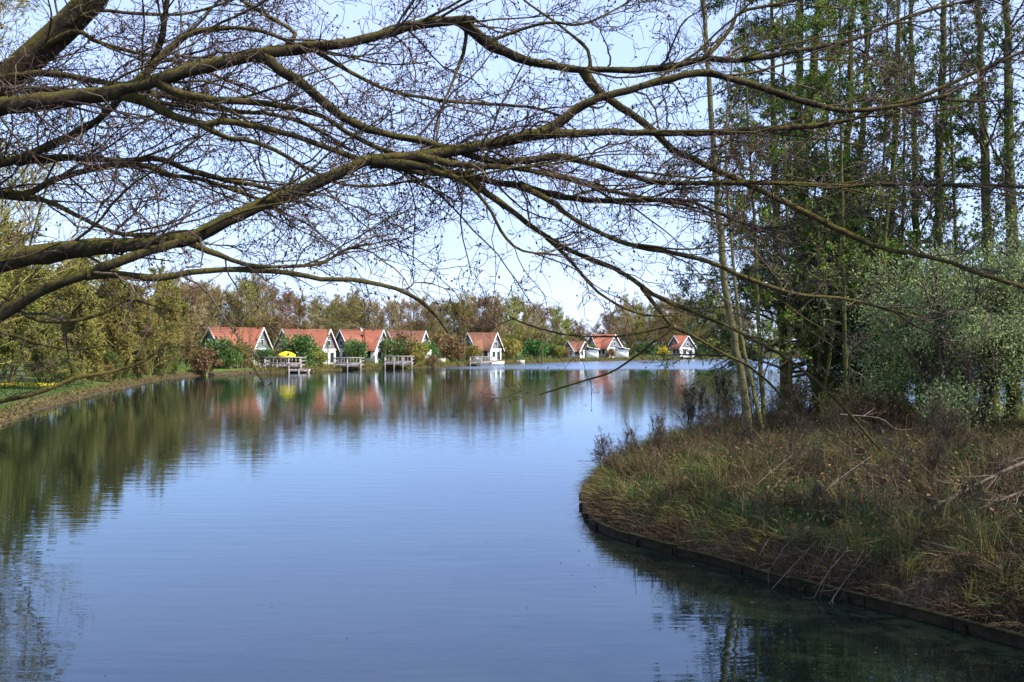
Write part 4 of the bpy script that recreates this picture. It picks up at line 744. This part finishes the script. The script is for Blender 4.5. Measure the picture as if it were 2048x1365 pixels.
# left bank margin: withered reed litter and grass
r = np.random.default_rng(61); n = 24000; tt = r.random(n) ** 1.6; Y = 36 + 92 * tt; xs = np.interp(Y, LAKE[3:13, 1], LAKE[3:13, 0]); X = xs - r.uniform(-.2, 6.5, n); s = lake_sdf(X, Y); k = s > .05; X, Y, s = X[k], Y[k], s[k]; Z = ground_h(X, Y)
k1 = (s < 1.1) & (r.random(len(X)) < .6); stuffo('withered_bank_grass', 'withered straw-coloured grass along the left bank margin', 'grass', [blades(X[k1], Y[k1], Z[k1], r, .28, .016, .7)], 'sedge')
k2 = (s > .9) & (Y < 75) & (Y > 46); stuffo('lawn_grass', 'bright green lawn grass on the left bank', 'grass', [blades(X[k2], Y[k2], Z[k2], r, .16, .016, .5)], 'grass')
k3 = (s < 1.1) & (r.random(len(X)) < .35); stuffo('bank_litter', 'brown leaf litter along the left bank margin', 'leaf litter', [leaves(np.stack([X[k3], Y[k3], Z[k3] + .03], 1), .15, r, .7)], 'litter')
n = 9000; tq = r.random(n); fx = np.interp(tq, np.linspace(0, 1, 13), LAKE[11:24, 0]); fy = np.interp(tq, np.linspace(0, 1, 13), LAKE[11:24, 1]); X = fx + r.normal(size=n) * .6; Y = fy + np.abs(r.normal(size=n)) * 1.3; s = lake_sdf(X, Y); k = s > .03; X, Y = X[k], Y[k]
stuffo('far_shore_reeds', 'withered straw reeds and grass fringing the far shore', 'reeds', [blades(X, Y, ground_h(X, Y), r, .5, .035, .4)], 'sedge')

# ------------------------------------------------------------------ the wooded spit: trees and shrubs
def stem_curve(pts, n=40): return catmull([unproj(*p) for p in pts], n)
def spit_tree(label, name, stems, base_w, mat, seed, limb_n=14, spread=2.2, twig='twig', leafmat=None, leafn=0, leafs=.06, ivy=0, ivymat='dark_leaf', ivyh=.6, tops=.25, up=.25, dens=(8, 7, 5), group=None, low=.3, ivysize=.085):
    """stems: list of courses [(px, py, depth) ...] from the ground up; the last point is out of the picture"""
    rng = np.random.default_rng(seed)
    crv = []
    for st_ in stems:
        c = stem_curve(st_); crv.append(c)
    b = crv[0][0].copy(); b[2] = gz(b[0], b[1]); o = thing(name, label, 'tree', b, group)
    leaf_b, tw, ivyb = [], [], []
    for q, c in enumerate(crv):
        c = c.copy(); c[0, 2] = gz(c[0, 0], c[0, 1]) - .15
        u = np.linspace(0, 1, 40); w = base_w if np.ndim(base_w) == 0 else base_w[q]
        R = w / 2 * ((1 - u) * (1 - tops) + tops) * (1 + .7 * np.exp(-u * 30)); c[1:-1, :2] += rng.normal(size=(38, 2)) * w * .06
        link('trunk', mesh_np('trunk', [(v - b, f) for v, f in rough_tube(c, R, 10, rng, .06)], M[mat]), o)
        if limb_n:
            P, RR = c[None], R[None]; L1, R1 = spawn(rng, P, RR, np.array([limb_n]), low, .98, (.4 * spread, spread), (.7, 1.3), 9, .32, .008, .06, up=up, bend=.02, wig=.13)
            L2, R2 = spawn(rng, L1, R1, np.full(len(L1), dens[0]), .15, 1, (.25, .6), (.4, 1.0), 6, .55, .005, .02, rel=True, wig=.18)
            L3, R3 = spawn(rng, L2, R2, np.full(len(L2), dens[1]), .15, 1, (.3, .7), (.4, 1.0), 5, .6, .0035, .008, rel=True, wig=.22)
            tw += [tubes(L1, R1, 5), tubes(L2, R2, 3), ribbons(L3, R3 * 1.2, rng)]; tip = L3
            if dens[2]:
                L4, R4 = spawn(rng, L3, R3, np.full(len(L3), dens[2]), .2, 1, (.3, .7), (.4, 1.1), 3, .7, .003, .005, rel=True, wig=.25); tw.append(ribbons(L4, np.maximum(R4, .003), rng)); tip = L4
            if leafn:
                m_ = leafn // len(crv); k = rng.integers(0, len(tip), m_); f = rng.random(m_)[:, None]; C = tip[k, 0] * (1 - f) + tip[k, -1] * f; leaf_b.append(leaves(C, rng.uniform(.6, 1.3, m_) * leafs, rng, .5))
        if ivy:
            m_ = ivy // len(crv); t = rng.random(m_) ** .8 * ivyh; P = np.stack([np.interp(t, u, c[:, j]) for j in range(3)], 1); a = rng.uniform(0, 2 * np.pi, m_); thick = .10 + .22 * (.5 + .5 * vnoise(t * 12, a, 1.2, q))
            rr = np.interp(t, u, R) + thick * rng.random(m_) ** .7; C = P + np.stack([np.cos(a) * rr, np.sin(a) * rr, rng.normal(size=m_) * .1], 1); ivyb.append(leaves(C, rng.uniform(.6, 1.3, m_) * ivysize, rng, .8, np.stack([np.cos(a), np.sin(a), a * 0 - .4], 1)))
    if tw: link('crown', mesh_np('crown', [(v - b, f) for v, f in tw], M[twig], False), o)
    if leaf_b: link('foliage', mesh_np('foliage', [(v - b, f) for v, f in leaf_b], M[leafmat], False), o)
    if ivyb: link('ivy', mesh_np('ivy', [(v - b, f) for v, f in ivyb], M[ivymat], False), o)
    return o
G1 = 'trees on the wooded spit'
spit_tree('slender leaning tree with pale yellow-green bark at the front of the spit', 'slender_tree', [[(1506, 905, 28.3), (1492, 820, 28.2), (1474, 700, 28), (1453, 600, 28), (1440, 450, 28), (1424, 250, 28), (1406, 0, 28), (1392, -250, 28)], [(1530, 905, 28.6), (1512, 800, 28.8), (1488, 700, 29), (1470, 560, 29.3), (1452, 300, 29.6), (1470, 60, 30)]], (.25, .13), 'trunk_pale', 301, 20, 2.6, group=G1, low=.35, tops=.3, dens=(8, 6, 2))
def conifer(label, pts, w, seed, reach, n_br, needle_n, low=.25, mat='needle', droop=-.10, nl=.16):
    rng = np.random.default_rng(seed); c = stem_curve(pts); b = c[0].copy(); b[2] = gz(b[0], b[1]); c[0, 2] = b[2] - .15; o = thing('conifer', label, 'tree', b, G1)
    u = np.linspace(0, 1, 40); R = w / 2 * (1 - .8 * u) * (1 + .6 * np.exp(-u * 25)); link('trunk', mesh_np('trunk', [(v - b, f) for v, f in rough_tube(c, R, 10, rng, .06)], M['trunk_ivy']), o)
    L1, R1 = spawn(rng, c[None], R[None], np.array([n_br]), low, .98, (.45 * reach, reach), (1.2, 1.65), 10, .25, .012, .05, up=.12, bend=droop * .4, wig=.06, tpow=1.25)
    hgt = (L1[:, 0, 2] - c[0, 2]) / (c[-1, 2] - c[0, 2]); L1 = L1[:, :1] + (L1 - L1[:, :1]) * (1.15 - .65 * hgt)[:, None, None]
    L2, R2 = spawn(rng, L1, R1, np.full(len(L1), 14), .12, 1, (.18, .42), (.7, 1.1), 6, .5, .006, .02, rel=True, bend=droop, wig=.05); L3, R3 = spawn(rng, L2, R2, np.full(len(L2), 7), .1, 1, (.25, .5), (.6, 1.1), 4, .6, .004, .01, rel=True, bend=droop, wig=.08)
    link('branches', mesh_np('branches', [(v - b, f) for v, f in (tubes(L1, R1, 5), ribbons(L2, R2, rng), ribbons(L3, np.maximum(R3, .004), rng))], M['twig'], False), o)
    k = rng.integers(0, len(L3), needle_n); f = rng.random(needle_n)[:, None]; C = L3[k, 0] * (1 - f) + L3[k, -1] * f; D = nrm(L3[k, -1] - L3[k, 0])
    link('foliage', mesh_np('foliage', [(v - b, f_) for v, f_ in [leaves(C, rng.uniform(.6, 1.3, needle_n) * nl, rng, .16, D * 1.3 + [0, 0, -.2])]], M[mat], False), o)
    return o
conifer('dark drooping conifer reaching out over the water beside the leaning tree', [(1575, 868, 34), (1568, 700, 34), (1556, 500, 34), (1548, 300, 34), (1545, 120, 34), (1542, -60, 34)], .42, 311, 6.2, 92, 40000, .12, nl=.22)
conifer('dark conifer in the middle of the spit with rust-red bark', [(1655, 862, 37), (1630, 740, 37), (1606, 600, 37), (1596, 350, 37), (1600, 100, 37), (1604, -240, 37)], .55, 312, 4.2, 50, 18000, .15, nl=.22)
spit_tree('ivy-clad tree with mossy foot in the middle of the spit', 'ivy_tree', [[(1700, 862, 35), (1672, 800, 35), (1622, 700, 35.1), (1603, 560, 35.2), (1612, 300, 35.4), (1640, 0, 35.6), (1655, -200, 36)], [(1706, 862, 35.2), (1722, 760, 35.3), (1700, 640, 35.4), (1690, 420, 35.6), (1702, 120, 35.8), (1712, -180, 36)]], (.55, .42), 'trunk_ivy', 302, 22, 3.2, ivy=5000, ivyh=.55, group=G1, leafmat='green_leaf', leafn=16000, leafs=.12, low=.08, dens=(8, 7, 0))
spit_tree('forked dark-stemmed tree behind the mossy ivy tree', 'ivy_tree', [[(1752, 864, 33.5), (1738, 780, 33.6), (1706, 680, 33.8), (1700, 500, 34), (1726, 250, 34.2), (1740, -150, 34.4)], [(1760, 864, 33.5), (1752, 740, 33.8), (1775, 560, 34.2), (1790, 260, 34.6), (1800, -150, 35)]], (.36, .30), 'trunk_moss', 303, 20, 3.0, ivy=4500, ivyh=.55, group=G1, leafmat='green_leaf', leafn=16000, leafs=.12, low=.08, dens=(8, 7, 0))
for k, (xa, xb, d, w, lb) in enumerate([(1868, 1888, 33, .42, 'straight mossy trunk rising just behind the silvery shrub'), (1990, 1955, 31, .40, 'tall mossy trunk leaning slightly back behind the silvery shrub'), (2030, 2012, 30, .44, 'thickest mossy trunk behind the silvery shrub, ivy on its foot'), (1840, 1822, 36, .34, 'thin mossy trunk between forked tree and straight trunk')]):
    spit_tree(lb, 'mossy_tree', [[(xa, 868, d), (xa * .7 + xb * .3, 600, d), (xa * .4 + xb * .6, 300, d), (xb, 0, d), (xb - 6, -280, d)]], w, 'trunk_moss', 320 + k, 20, 3.2, ivy=1500, ivyh=.6, group=G1, leafmat='green_leaf', leafn=10000, leafs=.085, dens=(8, 6, 3), low=.2)
spit_tree('bare twiggy sapling leaning out between conifer and mossy ivy tree', 'sapling', [[(1640, 880, 31), (1660, 700, 31), (1680, 480, 31.2), (1650, 240, 31.4), (1690, 0, 31.5)]], .13, 'trunk_moss', 331, 14, 2.0, group=G1, low=.08, dens=(8, 7, 2), leafmat='green_leaf', leafn=5000, leafs=.07)
spit_tree('thin bare sapling rising beside the silvery shrub', 'sapling', [[(1780, 890, 29), (1785, 700, 29), (1770, 500, 29.2), (1800, 200, 29.4), (1790, -100, 29.5)]], .12, 'trunk_moss', 332, 16, 2.2, group=G1, low=.15)
for k, (px, d, lean, lb) in enumerate([(1530, 30.5, -40, 'young leafing tree leaning towards the water beside the slender tree'), (1585, 31.5, -20, 'young leafing tree in front of the drooping conifer'), (1632, 32.5, 25, 'young leafing tree touching the mossy ivy tree'), (1694, 30.0, -15, 'young leafing tree between mossy ivy tree and forked tree'), (1745, 31.0, 30, 'young leafing tree beside the forked tree'), (1800, 34.0, 10, 'young leafing tree close behind the silvery shrub'), (1920, 32.0, -20, 'young leafing tree between the mossy trunks')]):
    spit_tree(lb, 'young_tree', [[(px, 872, d), (px + lean * .3, 680, d), (px + lean * .5, 460, d + .2), (px + lean * .9, 220, d + .3), (px + lean, -40, d + .3)]], .15, 'trunk_moss', 350 + k, 26, 2.6, group=G1, low=.10, dens=(8, 7, 0), leafmat='spring_leaf', leafn=8500, leafs=.10, up=.3)
# silvery shrub
def leafy(label, x, y, r_, h, n_leaf, leaf, mat, seed, name='leafy_shrub', aspect=.4, lumps=26, sc=1.0, tuft=.5): return plant(name, label, 'shrub', bush(seed, r_, h, n_leaf, leaf, mat, 'twig', 26, aspect, lumps, tuft), x, y, 'shrubs on the wooded spit', 0, sc)
leafy('big silvery green leafy shrub on the spit', 11.9, 26.5, 2.6, 5.6, 28000, .09, 'silver_leaf', 341, lumps=80)
leafy('silvery green shrub pressed against the larger silvery one', 15.2, 27.5, 2.3, 6.0, 20000, .11, 'silver_leaf', 342, lumps=55)
leafy('dark evergreen shrub below the forked tree', 11.9, 31.5, 1.6, 4.0, 12000, .10, 'dark_leaf', 343)
leafy('loose fresh green shrub at the foot of the mossy ivy tree', 9.4, 32.5, 1.1, 1.5, 3500, .075, 'green_leaf', 348)
leafy('yellow-green shrub filling the gap between silvery shrub and mossy ivy tree', 9.9, 29.0, 1.0, 1.3, 3500, .065, 'olive_bud', 349)
leafy('tall dark evergreen shrub screening the trunks of the mossy trees', 16.0, 35, 2.8, 5.5, 11000, .15, 'dark_leaf', 344, lumps=34)
leafy('green shrub between the mossy trunks', 13.0, 37, 2.6, 8.5, 15000, .15, 'green_leaf', 345, lumps=30)
leafy('rust-leaved low shrub at the foot of the silvery shrub', 10.4, 27.8, 1.3, 1.2, 3500, .08, 'rust_leaf', 346)
# bare bushes at the waterline behind the leaning tree and on the point
BB = bare_tree(61, 1.7, .5, .012, 12, 6, 5, 3, .006, .02, up=.5, twig_mat='twig', stems=4, bud='cone', budn=300, buds=.03)
for k, (x, y, s, lb) in enumerate([(5.9, 33.0, 1.15, 'bare twiggy bush at the back edge of the spit by the leaning tree'), (7.2, 35.5, 1.3, 'bare twiggy bush at the back edge of the spit under the conifer'), (9.2, 37.8, 1.3, 'bare twiggy bush at the waterside behind the mossy ivy tree'), (2.25, 23.9, .62, 'little leafless bush with dark buds on the very point of the spit'), (2.9, 25.6, .6, 'little leafless bush set back from the point of the spit'), (4.3, 29.2, .65, 'little leafless bush half way along the back edge of the spit'), (9.6, 21.5, .8, 'leafless bush among dead stems in front of the silvery shrub'), (5.2, 27.4, .75, 'leafless bush right at the foot of the slender tree'), (6.3, 29.6, .9, 'leafless bush behind the foot of the slender tree'), (7.6, 28.2, .85, 'leafless bush below the young leafing trees'), (8.6, 30.6, 1.1, 'tall leafless bush in front of the mossy ivy tree'), (7.0, 24.4, .6, 'low leafless bush in the middle of the spit'), (8.4, 25.6, .75, 'leafless bush close to the bent dead branch'), (3.9, 26.2, .5, 'small leafless bush on the narrow part of the spit'), (10.0, 24.0, .8, 'leafless bush before the silvery shrub, near the bent dead branch'), (6.0, 19.6, .5, 'small leafless bush near the green hollow'), (8.0, 18.6, .6, 'small leafless bush behind the long fallen branch'), (5.0, 16.6, .42, 'tiny leafless bush close to the timber edging'), (7.2, 15.6, .5, 'tiny leafless bush by the second fallen branch')]):
    plant('bare_bush', lb, 'bush', BB, x, y, 'bare bushes on the spit', k * 1.9, s)
# fallen wood
def fallen(label, pts, w, seed, n1, L, name='fallen_branch', mat='dead', dens=5, up=.0):
    rng = np.random.default_rng(seed); c = catmull(pts, 20); b = c[0].copy(); R = np.linspace(w / 2, w * .18, 20); o = thing(name, label, 'branch', b, 'fallen branches on the spit')
    link('stem', mesh_np('stem', [(v - b, f) for v, f in rough_tube(c, R, 7, rng, .08)], M[mat]), o)
    L1, R1 = spawn(rng, c[None], R[None], np.array([n1]), .1, 1, (L * .4, L), (.35, .8), 6, .6, .005, .012, up=up, wig=.12); L2, R2 = spawn(rng, L1, R1, np.full(len(L1), dens), .2, 1, (.2, .5), (.4, .9), 4, .6, .003, .006, rel=True, wig=.2)
    link('twigs', mesh_np('twigs', [(v - b, f) for v, f in (tubes(L1, R1, 4), tubes(L2, R2, 3))], M[mat]), o)
def gp(px, py, d, dz=.1):
    p = unproj(px, py, d); return (p[0], p[1], gz(p[0], p[1]) + dz)
fallen('long pale fallen branch with many straight twigs lying on the spit', [gp(2120, 1020, 17.5, .75), gp(2000, 1040, 16.8, .55), gp(1900, 1060, 16.2, .30), gp(1800, 1110, 15.6, .10)], .075, 401, 34, 1.1, up=-.18)
fallen('second pale fallen branch under the long one', [gp(2100, 1080, 16.2, .50), gp(1980, 1100, 15.6, .32), gp(1860, 1130, 15.0, .08)], .05, 402, 24, .9, up=-.1)
fallen('thin pale dead branch bent above the dead stems', [gp(1680, 930, 24, .9), gp(1760, 905, 24, .75), gp(1800, 900, 24, .45), gp(1890, 905, 24, .62)], .035, 403, 6, .6)
fallen('forked dead branch in the green hollow', [gp(1500, 1030, 19.2, .05), gp(1540, 1020, 19.4, .35), gp(1590, 1000, 19.6, .65)], .03, 404, 8, .6)
fallen('grey dead branch lying along the grass', [gp(1620, 1060, 17.5, .10), gp(1680, 1020, 18.2, .35), gp(1740, 1000, 18.8, .6)], .035, 405, 12, .7)
for k, (px, d, ln) in enumerate([(1560, 15.3, .55), (1640, 14.6, .75), (1668, 14.4, .6), (1706, 14.1, .8), (1752, 13.8, .85), (1880, 13.1, .75), (1990, 12.5, .5), (1600, 14.9, .5), (1690, 14.2, .55), (1735, 13.9, .6), (1860, 13.2, .5)]):
    x = at_px(px, d + .35); y = d + .5; z = gz(x, y) + .12; rr = np.random.default_rng(500 + k); sd_ = shore_dir(np.array([x]), np.array([y]))[0]
    tip = np.array([x + sd_[0] * ln * 1.1 + rr.normal() * .15, y + sd_[1] * ln * 1.1, max(-.05, z - ln)]); fallen(['short', 'long forked', 'thin', 'crooked', 'upright pale', 'whitish', 'brown', 'slanting grey', 'steep little', 'bare straight', 'stubby pale'][k] + ' dead twig hanging over the timber edging', [(x, y, z), tuple((np.array([x, y, z]) + tip) / 2 + rr.normal(size=3) * .035 + [0, 0, .03]), tuple(tip)], .022, 510 + k, 4 + k % 4, .35 + .05 * (k % 5), 'dead_twig', dens=2, up=[-.3, .05, -.1, .2][k % 4])
# unseen trees added on the right bank to throw shade over the spit
SH = [bare_tree(71, 11, .34, .018, 18, 9, 8, 4, .014, .15, up=.1, twig_mat='twig', bud='dark_leaf', budn=6000, buds=.18)]
for k, (x, y, s, lb) in enumerate([(11.8, 12.0, 1.2, 'leafy dark shade tree added out of view on the right bank just outside the timber edging curve'), (10.5, 7.6, 1.0, 'leafy dark shade tree added out of view on the right bank where the timber edging ends')]):
    plant('shade_tree', lb, 'tree', SH[0], x, y, 'added shade trees on the right bank', k * 1.1, s)

r = np.random.default_rng(90); n = 420; X = r.uniform(-6, 8, n); Y = 10 + 22 * r.random(n); q = lake_sdf(X, Y); k = (q < -.05) & (r.random(n) < np.exp(q / 1.6) + .06); C = np.stack([X[k], Y[k], np.full(k.sum(), .004)], 1); a = r.uniform(0, 6.28, len(C)); u = np.stack([np.cos(a), np.sin(a), 0 * a], 1); v = np.stack([-np.sin(a), np.cos(a), 0 * a], 1); z_ = r.uniform(.02, .045, len(C))[:, None]
V = np.stack([C, C + u * z_ * .6 + v * z_ * .4, C + u * z_ * 1.3 + [0, 0, .004], C + u * z_ * .6 - v * z_ * .4], 1).reshape(-1, 3)
stuffo('floating_leaves', 'small brown leaves floating on the water near the spit', 'leaves', [(V, np.arange(len(V)).reshape(-1, 4))], 'litter')
